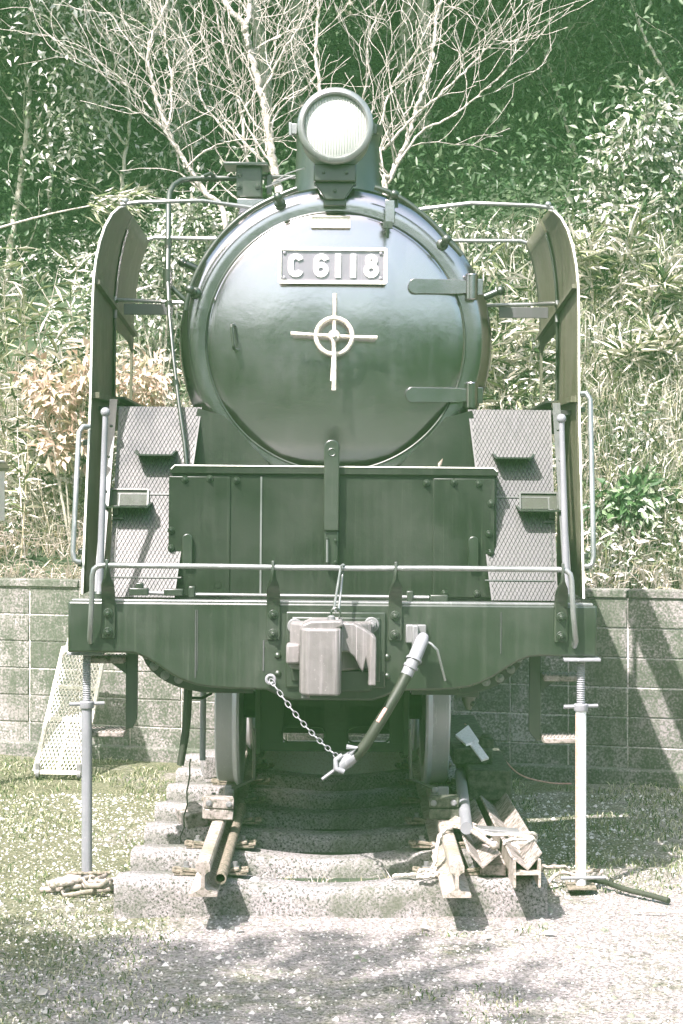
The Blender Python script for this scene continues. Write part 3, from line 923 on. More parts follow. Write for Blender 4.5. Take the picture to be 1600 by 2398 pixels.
# ---- smoke deflectors
ZL = [1.45, 1.75, 2.1, 2.4, 2.65, 2.9, 3.05, 3.15, 3.25, 3.34, 3.42, 3.47, 3.50]
YF = [9.64, 9.72, 9.81, 9.89, 9.92, 9.94, 9.95, 9.97, 10.01, 10.08, 10.19, 10.32, 10.46]
XF = [1.25, 1.25, 1.25, 1.25, 1.25, 1.25, 1.246, 1.238, 1.224, 1.206, 1.183, 1.163, 1.148]
def defl_x(z): return float(np.interp(z, ZL, XF))
for s in (-1, 1):
    mb = MB(); nrow = 10
    k0 = len(mb.v)
    YS = 10.82
    for z, yf, x in zip(ZL, YF, XF):
        for i in range(nrow + 1):
            y = yf + (YS - yf) * i / nrow
            mb.v.append((s * x, y, z))
    for r in range(len(ZL) - 1):
        for i in range(nrow):
            a = k0 + r * (nrow + 1) + i
            mb.f.append((a, a + 1, a + nrow + 2, a + nrow + 1))
    # rear upper panel above the cut-out
    k1 = len(mb.v); NY = 8
    ycol = [YS + (11.88 - YS) * i / NY for i in range(NY + 1)]
    for y in ycol:
        f = (y - YS) / (11.88 - YS)
        zlo = 2.88 - .05 * f if f < .85 else 2.80
        for j in range(9):
            z = zlo + (3.50 - .02 * f - zlo) * (j / 8) ** .8
            mb.v.append((s * defl_x(z), y, z))
    for i in range(NY):
        for j in range(8):
            a = k1 + i * 9 + j
            mb.f.append((a, a + 9, a + 10, a + 1))
    # rear lower panel
    k2 = len(mb.v)
    for y in ycol:
        mb.v += [(s * 1.25, y, 2.30), (s * 1.25, y, 2.47)]
    for i in range(NY):
        a = k2 + i * 2
        mb.f.append((a, a + 2, a + 3, a + 1))
    o = lb(mb, 'smoke_deflector', 'olive', smooth=60)
    sd = o.modifiers.new('thick', 'SOLIDIFY'); sd.thickness = 0.008; sd.offset = 0
    # post, stiffeners, ribs, cream bead painting in the sunlit front edge
    lb(MB().box((s * 1.25, 11.80, 2.63), (.014, .03, .36)), 'post', 'olive', o)
    lb(MB().tube([(s * (defl_x(z) - .012), YS, z) for z in np.linspace(2.40, 3.42, 12)], .010, 6), 'stiffener', 'paint', o)
    lb(MB().bar((s * 1.233, 9.97, 3.04), (s * 1.233, 11.85, 2.90), .03, .022), 'rib', 'olive', o)
    lb(MB().bar((s * 1.228, 9.92, 2.455), (s * 1.228, 10.82, 2.455), .04, .03), 'rib', 'olive', o)
    lb(MB().bar((s * 1.22, 10.8, 2.475), (s * 1.22, 11.86, 2.46), .09, .012), 'rib', 'paint', o)
    edge = [(s * x, yf - .004, z) for z, yf, x in zip(ZL, YF, XF)]
    lb(MB().tube(edge, .006, 6), 'sunlit_edge', 'cream', o)
    # front angle strip leaning along the tread plate
    lb(MB().bar((s * 1.175, 9.66, 1.46), (s * 1.16, 10.14, 2.44), .04, .012, (0, -1, .4)), 'front_angle', 'paint', o)
    for z in (1.6, 1.78, 1.96, 2.14, 2.3):
        y = 9.66 + (z - 1.46) * .49
        rivet((s * (1.175 - (z - 1.46) * .015), y - .008, z), .008, o)
    for z in (1.62, 1.8, 2.0, 2.2):
        lb(MB().tube([(s * 1.25, float(np.interp(z, ZL, YF)) + .03, z), (s * 1.262, float(np.interp(z, ZL, YF)) + .03, z)], .009, 6), 'rivet', 'olive', o)
    # outside grab rail
    ztop = 2.27 if s < 0 else 2.46
    gp = [(s * 1.25, 9.83, ztop + .02), (s * 1.275, 9.80, ztop + .02), (s * 1.293, 9.79, ztop - .01), (s * 1.300, 9.66, 1.66), (s * 1.293, 9.655, 1.62), (s * 1.275, 9.655, 1.61), (s * 1.26, 9.66, 1.61)]
    lb(MB().tube(gp, .0135, 10), 'grab_rail', 'rail_tube', o, smooth=60)
    for z in (ztop + .02, ztop - .06, 1.66, 1.60):
        yy = float(np.interp(z, ZL, YF))
        lb(MB().box((s * 1.265, yy + .02, z), (.03, .05, .03)), 'grab_clamp', 'paint', o, bevel=.004)
    # stays to the smokebox
    lb(MB().tube([(s * 1.155, 10.34, 3.492), (s * 1.05, 10.34, 3.505), (s * .72, 10.34, 3.515), (s * .34, 10.45, 3.48)], .011, 8), 'stay', 'rail_tube', o)
    lb(MB().sphere((s * 1.13, 10.34, 3.51), .018, 10, 6), 'stay_nut', 'rail_tube', o)
    lb(MB().tube([(s * 1.165, 11.82, 3.48), (s * 1.12, 11.82, 3.495), (s * .4, 11.82, 3.49)], .012, 8), 'stay', 'rail_tube', o)
    lb(MB().tube([(s * 1.235, 10.80, 3.0), (s * 1.20, 10.66, 3.01), (s * .80, 10.60, 2.99)], .011, 8), 'stay', 'rail_tube', o)
    lb(MB().box((s * 1.03, 10.62, 2.955), (.27, .012, .06)), 'foothold', 'tread', o, bevel=.002)
    lb(MB().tube([(s * 1.235, 10.80, 3.04), (s * 1.235, 10.80, 2.92)], .013, 8), 'stay_nut', 'rail_tube', o)

# ---- running boards behind the tread plates
for s in (-1, 1):
    lb(MB().box((s * 1.03, 11.5, 2.395), (.46, 2.6, .025)), 'running_board', 'tread')

# ---- sloping tread plates with diamond pattern and steps
def tread(s):
    yb, yt, zb, zt = 9.76, 10.17, 1.43, 2.405
    def P(x, f, o=0):
        return (s * x, yb + (yt - yb) * f - o * .92, zb + (zt - zb) * f + o * .39)
    ib, it = 0.80, 0.70
    ob, ot = 1.135, 1.135
    mb = MB()
    vs = [P(ib, 0), P(ob, 0), P(ot, 1), P(it, 1)]
    vb = [P(ib, 0, -.012), P(ob, 0, -.012), P(ot, 1, -.012), P(it, 1, -.012)]
    mb.add(vs + vb, [(0, 1, 2, 3), (4, 7, 6, 5), (0, 4, 5, 1), (1, 5, 6, 2), (2, 6, 7, 3), (3, 7, 4, 0)])
    pl = lb(mb, 'tread_plate', 'tread', smooth=0)
    # raised diamond ribs
    mb = MB(); pitch = 0.0205; slope = 2.0; Lh = math.hypot(yt - yb, zt - zb)
    for dirn in (-1, 1):
        k = -70
        while k < 70:
            pts = []
            for i in range(61):
                f = i / 60
                x = 0.95 + k * pitch + dirn * (f - .5) * Lh / slope
                xi = ib + (it - ib) * f + .005; xo = ob + (ot - ob) * f - .005
                pts.append((x, f, xi <= x <= xo))
            ins = [(x, f) for x, f, q in pts if q]
            if len(ins) > 1:
                (x0_, f0), (x1_, f1) = ins[0], ins[-1]
                w = .0011
                a = [P(x0_ - w, f0), P(x0_ + w, f0), P(x0_, f0, .0035)]
                b = [P(x1_ - w, f1), P(x1_ + w, f1), P(x1_, f1, .0035)]
                mb.add(a + b, [(0, 3, 5, 2), (1, 2, 5, 4)])
            k += 1
    tr = lb(mb, 'diamond_ribs', 'tread', pl, smooth=0); tr['kind'] = 'stuff'
    # seams of the hatch in the lower plate
    for f0 in (.53, .10):
        a, b = P(ib - .03, f0, .004), P(ob - .02, f0, .004)
        lb(MB().bar(a, b, .006, .003, (0, -1, .4)), 'seam', 'paint', pl)
    lb(MB().bar(P(ob - .02, .10, .004), P(ob - .03, .53, .004), .006, .003, (0, -1, .4)), 'seam', 'paint', pl)
    lb(MB().box(P(ob - .015, .44, .012), (.03, .025, .05)).box(P(ob - .03, .40, .012), (.06, .015, .012)), 'hatch_hinge', 'tread', pl, bevel=.003)
    # triangular cheek that fills to the smokebox
    y = yt - .02
    lb(MB().prism([(s * .30, 2.06), (s * .82, 1.95), (s * .72, 2.40), (s * .58, 2.36)], y, y + .012), 'saddle_cheek', 'cover', pl)
    # steps: tray with raised back plate
    steps = [(0.925, .735, 0), (1.055, .46, 1)] if s < 0 else [(0.925, .735, 0), (1.055, .46, 1)]
    for cx_, f, kind in steps:
        c = Vector(P(cx_, f))
        w = .09 if kind == 0 else .105
        d = .115
        z = c.z
        mb = MB()
        # tray floor, bent-up ends
        y1 = c.y + .005; y0 = c.y - d
        mb.add([(c.x - w, y0, z), (c.x + w, y0, z), (c.x + w, y1, z), (c.x - w, y1, z), (c.x - w, y0, z + .008), (c.x + w, y0, z + .008), (c.x + w, y1, z + .008), (c.x - w, y1, z + .008)],
               [(0, 3, 2, 1), (4, 5, 6, 7), (0, 1, 5, 4), (1, 2, 6, 5), (2, 3, 7, 6), (3, 0, 4, 7)])
        for q in (-1, 1):
            mb.add([(c.x + q * w, y0, z), (c.x + q * w, y1, z), (c.x + q * (w + .018), y1 + .01, z + .028), (c.x + q * (w + .018), y0 + .004, z + .022),
                    (c.x + q * (w - .006), y0, z + .008), (c.x + q * (w - .006), y1, z + .008), (c.x + q * (w + .010), y1 + .01, z + .03), (c.x + q * (w + .010), y0 + .004, z + .026)],
                   [(0, 1, 2, 3), (4, 7, 6, 5), (0, 4, 5, 1), (1, 5, 6, 2), (2, 6, 7, 3), (3, 7, 4, 0)])
        st = lb(mb, 'step', 'paint', pl, smooth=0)
        if kind == 1:
            # flat dark patch painting the shade of a toe recess behind the step
            q0 = P(cx_ , f + .004, .004); h = .088
            bk = MB()
            cc = Vector(P(cx_, f + .045, .003))
            bk.add([P(cx_ - w + .01, f + .01, .004), P(cx_ + w - .01, f + .01, .004), P(cx_ + w - .012, f + .088, .004), P(cx_ - w + .012, f + .088, .004)], [(0, 1, 2, 3)])
            lb(bk, 'toe_recess_shade', 'rubber', pl, smooth=0)
            for a, b in (((-1, .008), (-1, .092)), ((1, .008), (1, .092)), ((-1, .092), (1, .092))):
                lb(MB().bar(P(cx_ + a[0] * (w - .008), f + a[1], .008), P(cx_ + b[0] * (w - .008), f + b[1], .008), .010, .012, (0, -1, .4)), 'recess_frame', 'paint', pl)
tread(-1); tread(1)

# ---- front cover panels under the smokebox
FY = 9.86
zt, zbm = 2.075, 1.40
mb = MB().box((0, FY + .06, (zt + zbm) / 2), (1.66, .10, zt - zbm))
cover = lb(mb, 'front_cover', 'cover', bevel=.006)
mb = MB()
prof = [(-.835, zt - .018), (-.835, zt + .006), (-.815, zt + .022), (.815, zt + .022), (.835, zt + .006), (.835, zt - .018)]
lb(MB().prism(prof, FY - .012, FY + .30), 'cover_lid', 'cover', cover, bevel=.004)
lb(MB().tube([(-.83, FY - .012, zt + .004), (-.812, FY - .013, zt + .022), (.812, FY - .013, zt + .022), (.83, FY - .012, zt + .004)], .0035, 6), 'lid_highlight', 'cream', cover)  # cream bead paints in the highlight along the lid edge
def panel(u0, u1, v0, v1, yoff, name='cover_panel'):
    return lb(LB(u0, u1, v0, v1, FY + .01 - yoff, yoff + .012), name, 'cover', cover, bevel=.003)
panel(388, 527, 1093, 1368, .014)
panel(995, 1134, 1098, 1372, .014)
panel(528, 598, 1093, 1368, .006)
panel(599.5, 994, 1094, 1370, .006)
lb(LB(598, 599.6, 1094, 1368, FY - .002, .006), 'weld_bead', 'rail_tube', cover)
for u, v in ((425, 1100), (482, 1098), (543, 1102), (393, 1217), (393, 1258), (393, 1335), (979, 1108), (1042, 1107), (1098, 1110), (1127, 1155), (1123, 1225), (1126, 1268), (1020, 1362), (1095, 1362)):
    q = LP(u, v, FY); bolt((q[0], FY - .004, q[2]), .0125, cover)
q = LP(500, 1342, FY - .01)
lb(MB().lathe([(.018, FY - .0065), (.018, FY + .0), (.001, FY + .002)], (q[0], 0, q[2]), 'y', 20, False), 'drain_hole', 'shadow_paint', cover)
for u, v0, v1 in ((430, 1225, 1296), (1087, 1231, 1302)):
    a = LP(u, v0, FY - .03); b = LP(u, v1, FY - .03); w = .026
    poly = [(a[0] + w * math.cos(R(t)), a[2] - w + w * math.sin(R(t))) for t in range(0, 181, 20)] + [(b[0] - w, b[2]), (b[0] + w, b[2])]
    lb(MB().prism(poly, FY - .034, FY - .012), 'lifting_tab', 'paint', cover, bevel=.004)
# centre lug with hole
a = LP(762, 1009, FY - .05); b = LP(760, 1218, FY - .05); w = .039
poly = [(a[0] + w * math.cos(R(t)), a[2] - w + w * math.sin(R(t))) for t in range(0, 181, 15)] + [(b[0] - w, b[2]), (b[0] + w, b[2])]
lug = lb(MB().prism(poly, FY - .055, FY - .018), 'centre_lug', 'paint', bevel=.005)
q = LP(762, 1038, FY - .055)
lb(MB().lathe([(.019, FY - .0565), (.019, FY - .050), (.001, FY - .049)], (q[0], 0, q[2]), 'y', 24, False), 'lug_hole', 'shadow_paint', lug)
lb(MB().tube([(q[0] + .019 * math.cos(t), FY - .056, q[2] + .019 * math.sin(t)) for t in [2 * PI * i / 24 for i in range(24)]], .003, 6, closed=True), 'hole_rim', 'paint', lug)
lb(LB(745, 776, 1219, 1296, FY - .04, .03), 'lug_foot', 'paint', lug, bevel=.004)
a, b = LP(751, 1240, FY - .06), LP(751, 1290, FY - .06)
lb(MB().tube([(a[0], FY - .03, a[2]), (a[0], FY - .06, a[2]), (b[0], FY - .06, b[2]), (b[0], FY - .03, b[2])], .006, 6), 'lug_staple', 'rail_tube', lug)
for u, v in ((751, 1236), (770, 1240), (751, 1290), (770, 1290)):
    q = LP(u, v, FY - .04); bolt((q[0], FY - .042, q[2]), .009, lug, 'paint', False)

# ---- deck and buffer beam
lb(MB().box((0, 9.80, 1.405), (2.5, .50, .024)), 'front_deck', 'tread', bevel=.004)
zo, zc, ztp = 1.172, 0.985, 1.424
half = [(1.30, zo), (1.02, zo), (.97, zo - .004), (.92, zo - .022), (.86, zo - .058), (.79, zo - .105), (.73, zo - .135), (.67, zo - .155), (.60, zo - .166), (.50, zo - .172), (.32, zo - .176), (.26, zo - .205), (.20, zo - .225)]
poly = [(-x, z) for x, z in half] + [(x, z) for x, z in reversed(half)] + [(1.30, ztp), (-1.30, ztp)]
beam = lb(MB().prism(poly, 9.50, 9.56), 'buffer_beam', 'paint', bevel=.012, segs=3)
for u, w_, v0_, v1_ in ((449, .003, 1400, 1556), (453, .002, 1400, 1540), (605, .003, 1470, 1540), (1150, .002, 1405, 1500)):
    a = LP(u, v0_, 9.5); b = LP(u, v1_, 9.5)
    lb(MB().box(((a[0] + b[0]) / 2, 9.4985, (a[2] + b[2]) / 2), (w_ * 2, .005, a[2] - b[2])), 'weld_bead', 'tread', beam)
# top angle of beam
lb(MB().box((0, 9.535, ztp + .004), (2.56, .06, .012)), 'beam_top_flange', 'rail_tube', beam, bevel=.003)
# gusset plates behind the beam ends
for s in (-1, 1):
    gus = [(s * .95, 1.20), (s * .93, 1.15)] + [(s * (.60 + .37 * math.cos(R(t))), 1.17 - .225 * math.sin(R(t))) for t in range(10, 100, 10)] + [(s * .40, .945), (s * .40, 1.2)]
    g = lb(MB().prism(gus, 9.80, 9.83), 'gusset_plate', 'paint', bevel=.004)
    for u, v in ((327, 1508), (345, 1534), (370, 1555), (401, 1564)):
        q = LP(u, v, 9.8)
        bolt((s * (abs(q[0]) - .02), 9.80, q[2] + .012), .016, g, 'rail_tube')
if True:
    pass
# right-hand drain cock lump under the gusset
q = LP(1072, 1605, 9.82)
lb(MB().box((q[0], 9.86, q[2] + .04), (.12, .1, .06)).lathe([(.045, q[2] + .03), (.03, q[2] - .02), (.012, q[2] - .06)], (q[0] + .01, 9.86, 0), 'z', 12).tube([(q[0] - .02, 9.86, q[2]), (q[0] + .04, 9.84, q[2] - .03)], .015, 8), 'drain_cock', 'paint', bevel=.004)

# twisted brackets holding the front handrail
def bracket(u, s):
    x = LP(u, 1440, 9.48)[0]; w = .033
    mb = MB()
    zz = [1.245, 1.26, 1.35, 1.44, 1.48, 1.51, 1.545, 1.60, 1.635]
    tw = [0, 0, 0, 0, .12, .45, .85, 1, 1]
    ww = [w * .9, w, w, w, w, w, .030, .02, .014]
    yo = [0, 0, 0, 0, -.02, -.045, -.065, -.07, -.07]
    for z, t, wd, y in zip(zz, tw, ww, yo):
        an = t * PI / 2 * .95
        cx_, sx_ = math.cos(an), math.sin(an)
        for (a, b) in ((-wd, -.007), (wd, -.007), (wd, .007), (-wd, .007)):
            # the strap keeps one edge on the line of the rail while it turns
            mb.v.append((x + (a * cx_ - b * sx_) * 1.0 - s * 0.0, 9.49 + y + (a * sx_ + b * cx_), z))
    n = len(zz)
    for i in range(n - 1):
        for j in range(4):
            mb.f.append((i * 4 + j, i * 4 + (j + 1) % 4, (i + 1) * 4 + (j + 1) % 4, (i + 1) * 4 + j))
    mb.f += [(0, 1, 2, 3), tuple((n - 1) * 4 + j for j in (3, 2, 1, 0))]
    o = lb(mb, 'rail_bracket', 'paint', smooth=45, bevel=.002)
    for z in (1.368, 1.275):
        bolt((x, 9.483, z), .0165, o)
for u, s in ((248, -1), (627, -1), (907, 1), (1288, 1)): bracket(u, s)
# front handrail
zr = 1.605
pts = [(-1.187, 9.49, 1.225), (-1.186, 9.46, 1.25), (-1.175, 9.425, 1.40), (-1.172, 9.42, 1.55), (-1.165, 9.42, 1.585), (-1.145, 9.42, 1.602), (-1.11, 9.42, 1.606), (-.6, 9.42, 1.605), (-.2, 9.42, 1.602), (0, 9.42, 1.604), (.05, 9.42, 1.601), (.5, 9.42, 1.605), (1.10, 9.42, 1.604), (1.135, 9.42, 1.60), (1.155, 9.42, 1.583), (1.163, 9.42, 1.55), (1.172, 9.425, 1.40), (1.19, 9.45, 1.25), (1.188, 9.49, 1.225)]
lb(MB().tube(pts, .0135, 12), 'front_handrail', 'rail_tube', smooth=60)
# rod and bearing blocks on the deck
rd_ = lb(MB().tube([LP(440, 1364, 9.62), LP(985, 1371, 9.62)], .008, 8), 'uncoupling_rod', 'rail_tube')
for u0, u1, v0, v1 in ((297, 340, 1350, 1367), (312, 328, 1338, 1352), (376, 420, 1352, 1368), (433, 447, 1346, 1372), (988, 1028, 1366, 1387), (934, 948, 1357, 1382)):
    lb(LB(u0, u1, v0, v1, 9.60, .05), 'bearing_block', 'paint', rd_, bevel=.004)
lb(MB().tube([LP(340, 1360, 9.62), LP(378, 1362, 9.62)], .011, 8), 'rod_stub', 'greymetal', rd_)
# ball-topped marker poles
for u0, v0, u1, v1, s in ((228, 1376, 242, 946, -1), (1302, 1382, 1289, 961, 1)):
    a, b = LP(u0, v0, 9.58), LP(u1, v1, 9.60)
    o = lb(MB().tube([a, b], [.0185, .0135], 14), 'marker_pole', 'galv', smooth=60)
    lb(MB().sphere(b, .024, 20, 12), 'ball_top', 'galv', o, smooth=80)
    lb(MB().lathe([(.03, a[2] - .01), (.03, a[2] + .03), (.022, a[2] + .04)], (a[0], a[1], 0), 'z', 14), 'pole_socket', 'paint', o)

# ---- coupler
CY = 9.5
pl = lb(LB(657, 884, 1404, 1580, 9.482, .02), 'coupler_plate', 'paint', bevel=.006)
lb(LB(670, 872, 1416, 1566, 9.470, .012), 'plate_boss', 'paint', pl, bevel=.008)
for u, v in ((677, 1437), (853, 1434)):
    q = LP(u, v, 9.47); bolt((q[0], 9.472, q[2]), .026, pl, 'greymetal')
for u, v in ((638, 1505), (638, 1546), (889, 1508), (889, 1552)):
    q = LP(u, v, 9.5); rivet((q[0], 9.5, q[2]), .017, beam)
q0 = LP(690, 1440, 9.2); q1 = LP(862, 1597, 9.2)
cxk = LP(775, 1500, 9.25)[0]; zt_, zb_ = LP(735, 1443, 9.15)[2], LP(735, 1597, 9.15)[2]
# knuckle: a rounded vertical block
x0 = LP(688, 1500, 9.15)[0]; x1 = LP(784, 1500, 9.15)[0]
mb = MB()
poly = [(x0, 9.36), (x0 - .002, 9.22), (x0 + .012, 9.165), (x0 + .04, 9.14), (x1 - .02, 9.135), (x1 - .003, 9.15), (x1, 9.20), (x1 - .01, 9.33), (x1 - .03, 9.40), (x0 + .03, 9.42)]
mb.prism(poly, zb_, zt_, 'xy')
coup = lb(mb, 'coupler', 'coupler', bevel=.012, segs=3)
zm = (zt_ + zb_) / 2
# head body
x2 = LP(862, 1500, 9.25)[0]
poly = [(x0 - .05, 9.48), (x0 - .055, 9.40), (x0 - .01, 9.36), (x0 + .02, 9.30), (x1, 9.30), (x1 + .06, 9.34), (x2 - .02, 9.40), (x2 + .0, 9.48)]
lb(MB().prism(poly, zb_ + .10, zt_ + .012, 'xy'), 'coupler_head', 'coupler', coup, bevel=.015, segs=3)
# top lug
mb = MB()
poly = [(x0 + .0, zt_ - .02), (x0 + .01, zt_ + .015), (x0 + .05, zt_ + .032), (x0 + .16, zt_ + .036), (x1 - .0, zt_ + .036), (x1 + .012, zt_ + .012), (x1 - .03, zt_ - .01)]
mb.prism(poly, 9.19, 9.42)
lb(mb, 'top_lug', 'coupler', coup, bevel=.01, segs=3)
# guard arm with torn-looking lower edge
g0 = x1 - .004
poly = [(g0, zt_ + .024), (g0 + .06, zt_ + .020), (g0 + .11, zt_ - .006), (x2 + .0, zt_ - .045), (x2 + .004, zt_ - .10), (x2 + .004, zb_ + .045), (x2 - .032, zb_ + .042), (x2 - .034, zb_ + .12), (x2 - .045, zb_ + .16),
        (x2 - .060, zb_ + .10), (x2 - .080, zb_ + .135), (x2 - .10, zb_ + .175), (g0 + .035, zb_ + .20), (g0, zb_ + .20)]
lb(MB().prism(poly, 9.23, 9.35), 'guard_arm', 'coupler', coup, bevel=.008, segs=2)
lb(MB().prism([(x2 - .035, zb_ + .045), (x2 + .003, zb_ + .045), (x2 + .003, zt_ - .05), (x2 - .02, zt_ - .03)], 9.19, 9.31), 'guard_horn', 'coupler', coup, bevel=.006)
lb(MB().box((x1 + .07, 9.37, zb_ + .05), (.15, .06, .10)), 'coupler_shank', 'paint', coup, bevel=.006)
lb(MB().box((x0 - .035, 9.38, zm + .02), (.07, .1, .10)), 'side_lug', 'coupler', coup, bevel=.014, segs=3)
lb(MB().lathe([(.02, zb_ - .018), (.02, zb_ + .02)], ((x0 + x1) / 2 - .07, 9.22, 0), 'z', 14), 'knuckle_pin', 'greymetal', coup)
lb(MB().lathe([(.018, zt_ + .03), (.018, zt_ + .05), (.01, zt_ + .056)], (x1 - .05, 9.25, 0), 'z', 14), 'lifting_pin', 'greymetal', coup)
# long link hung from the handrail and shackle to the pin
a, b = LP(784, 1296, 9.41), LP(771, 1398, 9.30)
mb = MB().tube([(a[0] + .008, 9.40, a[2]), (a[0] + .012, 9.435, a[2] - .005), (a[0] + .008, 9.445, a[2] - .03), (b[0] + .014, 9.31, b[2]), (b[0], 9.29, b[2] - .012), (b[0] - .010, 9.29, b[2]), (a[0] - .006, 9.395, a[2] - .03), (a[0] - .002, 9.39, a[2] - .005)], .0065, 8, closed=True)
lk = lb(mb, 'hanging_link', 'rail_tube', smooth=60)
mb = MB().tube([(b[0] + .022 * math.cos(t), 9.29 + .0, b[2] - .022 + .028 * math.sin(t)) for t in [2 * PI * i / 16 for i in range(16)]], .006, 6, closed=True)
lb(mb, 'shackle', 'paint', lk)

# ---- brake hose and its chain
q = LP(955, 1455, 9.47)
cock = lb(MB().box((q[0], 9.48, q[2]), (.10, .04, .09)).box((q[0] - .005, 9.45, q[2] - .02), (.03, .06, .13)), 'angle_cock', 'greymetal', bevel=.006)
hp = [LP(970, 1468, 9.40), LP(958, 1495, 9.37), LP(932, 1552, 9.33), LP(899, 1612, 9.29), LP(865, 1668, 9.27), LP(836, 1713, 9.27), LP(806, 1743, 9.28)]
lb(MB().tube([LP(972, 1462, 9.42), hp[0], LP(950, 1515, 9.355)], [.026, .032, .034], 16), 'hose_union', 'galv', cock, smooth=50)
lb(MB().tube([LP(951, 1512, 9.36), LP(949, 1517, 9.355)], .040, 20), 'hose_collar', 'galv', cock)
lb(MB().tube([LP(945, 1527, 9.345), LP(942, 1533, 9.343)], .037, 20), 'hose_collar', 'galv', cock)
def smooth_path(P, n=40):
    P = [Vector(p) for p in P]; out = []
    for i in range(n + 1):
        t = i / n * (len(P) - 1); k = min(int(t), len(P) - 2); f = t - k
        p0 = P[max(0, k - 1)]; p1 = P[k]; p2 = P[k + 1]; p3 = P[min(len(P) - 1, k + 2)]
        out.append(0.5 * ((2 * p1) + (p2 - p0) * f + (2 * p0 - 5 * p1 + 4 * p2 - p3) * f * f + (3 * p1 - p0 - 3 * p2 + p3) * f ** 3))
    return out
hs = smooth_path(hp[1:], 36)
hose = lb(MB().tube(hs, [.027 if i > 7 else .029 for i in range(len(hs))], 16), 'brake_hose', 'rubber', smooth=60)
lb(MB().tube(hs[0:8], .0305, 16), 'hose_sleeve', 'galv', hose, smooth=60)
mid = [p + Vector((-.004, -.006, .004)) for p in hs[16:21]]
lb(MB().tube([p + Vector((-.010, -.018, 0)) for p in hs[16:21]], .012, 8, flat=1), 'hose_label', 'pink', hose)
e = Vector(LP(795, 1748, 9.28))
mb = MB().tube([e + Vector((.04, 0, .03)), e, e + Vector((-.03, 0, -.03))], [.030, .036, .026], 14)
mb.tube([e + Vector((-.02, -.01, .03)), e + Vector((-.05, -.02, .01)), e + Vector((-.05, -.03, -.03)), e + Vector((-.01, -.03, -.045))], .014, 8)
gl = lb(mb, 'hose_coupling', 'galv', hose, smooth=50)
lb(MB().tube([e + Vector((-.03, -.01, -.02)), e + Vector((-.115, -.01, -.085))], .008, 8), 'coupling_handle', 'galv', gl)
lb(MB().tube([e + Vector((.02, -.02, .04)), e + Vector((.045, -.03, .07)), e + Vector((.0, -.03, .075))], .012, 8), 'coupling_lug', 'galv', gl)
lb(MB().tube([LP(975, 1470, 9.40), LP(990, 1478, 9.39), LP(1004, 1492, 9.39), LP(1010, 1515, 9.40), LP(1022, 1562, 9.43)], .0065, 8), 'cock_handle', 'rail_tube', cock)
# ring and chain
ra = Vector(LP(621, 1560, 9.46)); rb = Vector(LP(776, 1738, 9.26))
lb(MB().tube([(ra.x + .02 * math.cos(t), 9.47, ra.z + .02 * math.sin(t)) for t in [2 * PI * i / 20 for i in range(20)]], .008, 8, closed=True), 'chain_ring', 'galv')
nl = 17
ch = None
for i in range(nl):
    t0 = i / nl; t1 = (i + 1) / nl
    sagf = lambda t: -.03 * math.sin(PI * t)
    A = ra.lerp(rb, t0) + Vector((0, 0, sagf(t0))); B = ra.lerp(rb, t1) + Vector((0, 0, sagf(t1)))
    d = (B - A); L = d.length * .62; d.normalize()
    sd = Vector((0, 1, 0)) if i % 2 else d.cross(Vector((0, 1, 0))).normalized()
    c_ = (A + B) / 2
    pts = []
    for k in range(14):
        an = 2 * PI * k / 14
        pts.append(c_ + d * L * math.cos(an) + sd * .0085 * math.sin(an) * (1.25 if abs(math.cos(an)) < .7 else 1.1))
    o = MB().tube(pts, .0028, 6, closed=True)
    if ch is None: ch = lb(o, 'hose_chain', 'galv', smooth=60)
    else: lb(o, 'chain_link', 'galv', ch, smooth=60)

# ---- footsteps hanging from the beam ends
for s in (-1, 1):
    if s < 0: ub, v0, v1 = 303, 1505, 1670
    else: ub, v0, v1 = 1229, 1512, 1700
    Yb = 9.75
    a, b = LP(ub, v0 - 20, Yb), LP(ub, v1, Yb)
    w = .03
    poly = [(a[0] - w, a[2]), (a[0] + w, a[2]), (a[0] + w, b[2] + .05), (a[0] + w * .3, b[2]), (a[0] - w * .9, b[2] - .01), (a[0] - w, b[2] + .03)]
    if s > 0: poly = [(a[0] - w, a[2]), (a[0] + w, a[2]), (a[0] + w, b[2]), (a[0] + w * .4, b[2] - .005), (a[0] - w * .6, b[2] + .03), (a[0] - w, b[2] + .05)]
    o = lb(MB().prism(poly, Yb, Yb + .022), 'footstep_hanger', 'paint', bevel=.003)
    for v in ((1512, 1680) if s < 0 else (1553, 1695)):
        c_ = LP(247 if s < 0 else 1285, v, Yb)
        lb(MB().box((c_[0], Yb - .01, c_[2]), (.185, .16, .03)), 'footstep_tread', 'timber', o, bevel=.006)
        mb = MB()
        for k in range(10):
            xx = c_[0] - .085 + .019 * k
            mb.bar((xx - .012, Yb - .088, c_[2] + .017), (xx + .012, Yb + .06, c_[2] + .017), .006, .005)
        q_ = lb(mb, 'tread_grip', 'timber', o); q_['kind'] = 'stuff'
        xh = a[0] + s * .0
        if v > 1600: continue
        lb(MB().add([(xh - s * -.03, Yb - .002, c_[2] - .015), (xh + s * .115, Yb - .002, c_[2] - .012), (xh + s * .03, Yb - .002, c_[2] - .075),
                     (xh - s * -.03, Yb + .012, c_[2] - .015), (xh + s * .115, Yb + .012, c_[2] - .012), (xh + s * .03, Yb + .012, c_[2] - .075)],
                    [(0, 1, 2), (3, 5, 4), (0, 3, 4, 1), (1, 4, 5, 2), (2, 5, 3, 0)]), 'tread_gusset', 'paint', o, smooth=0)
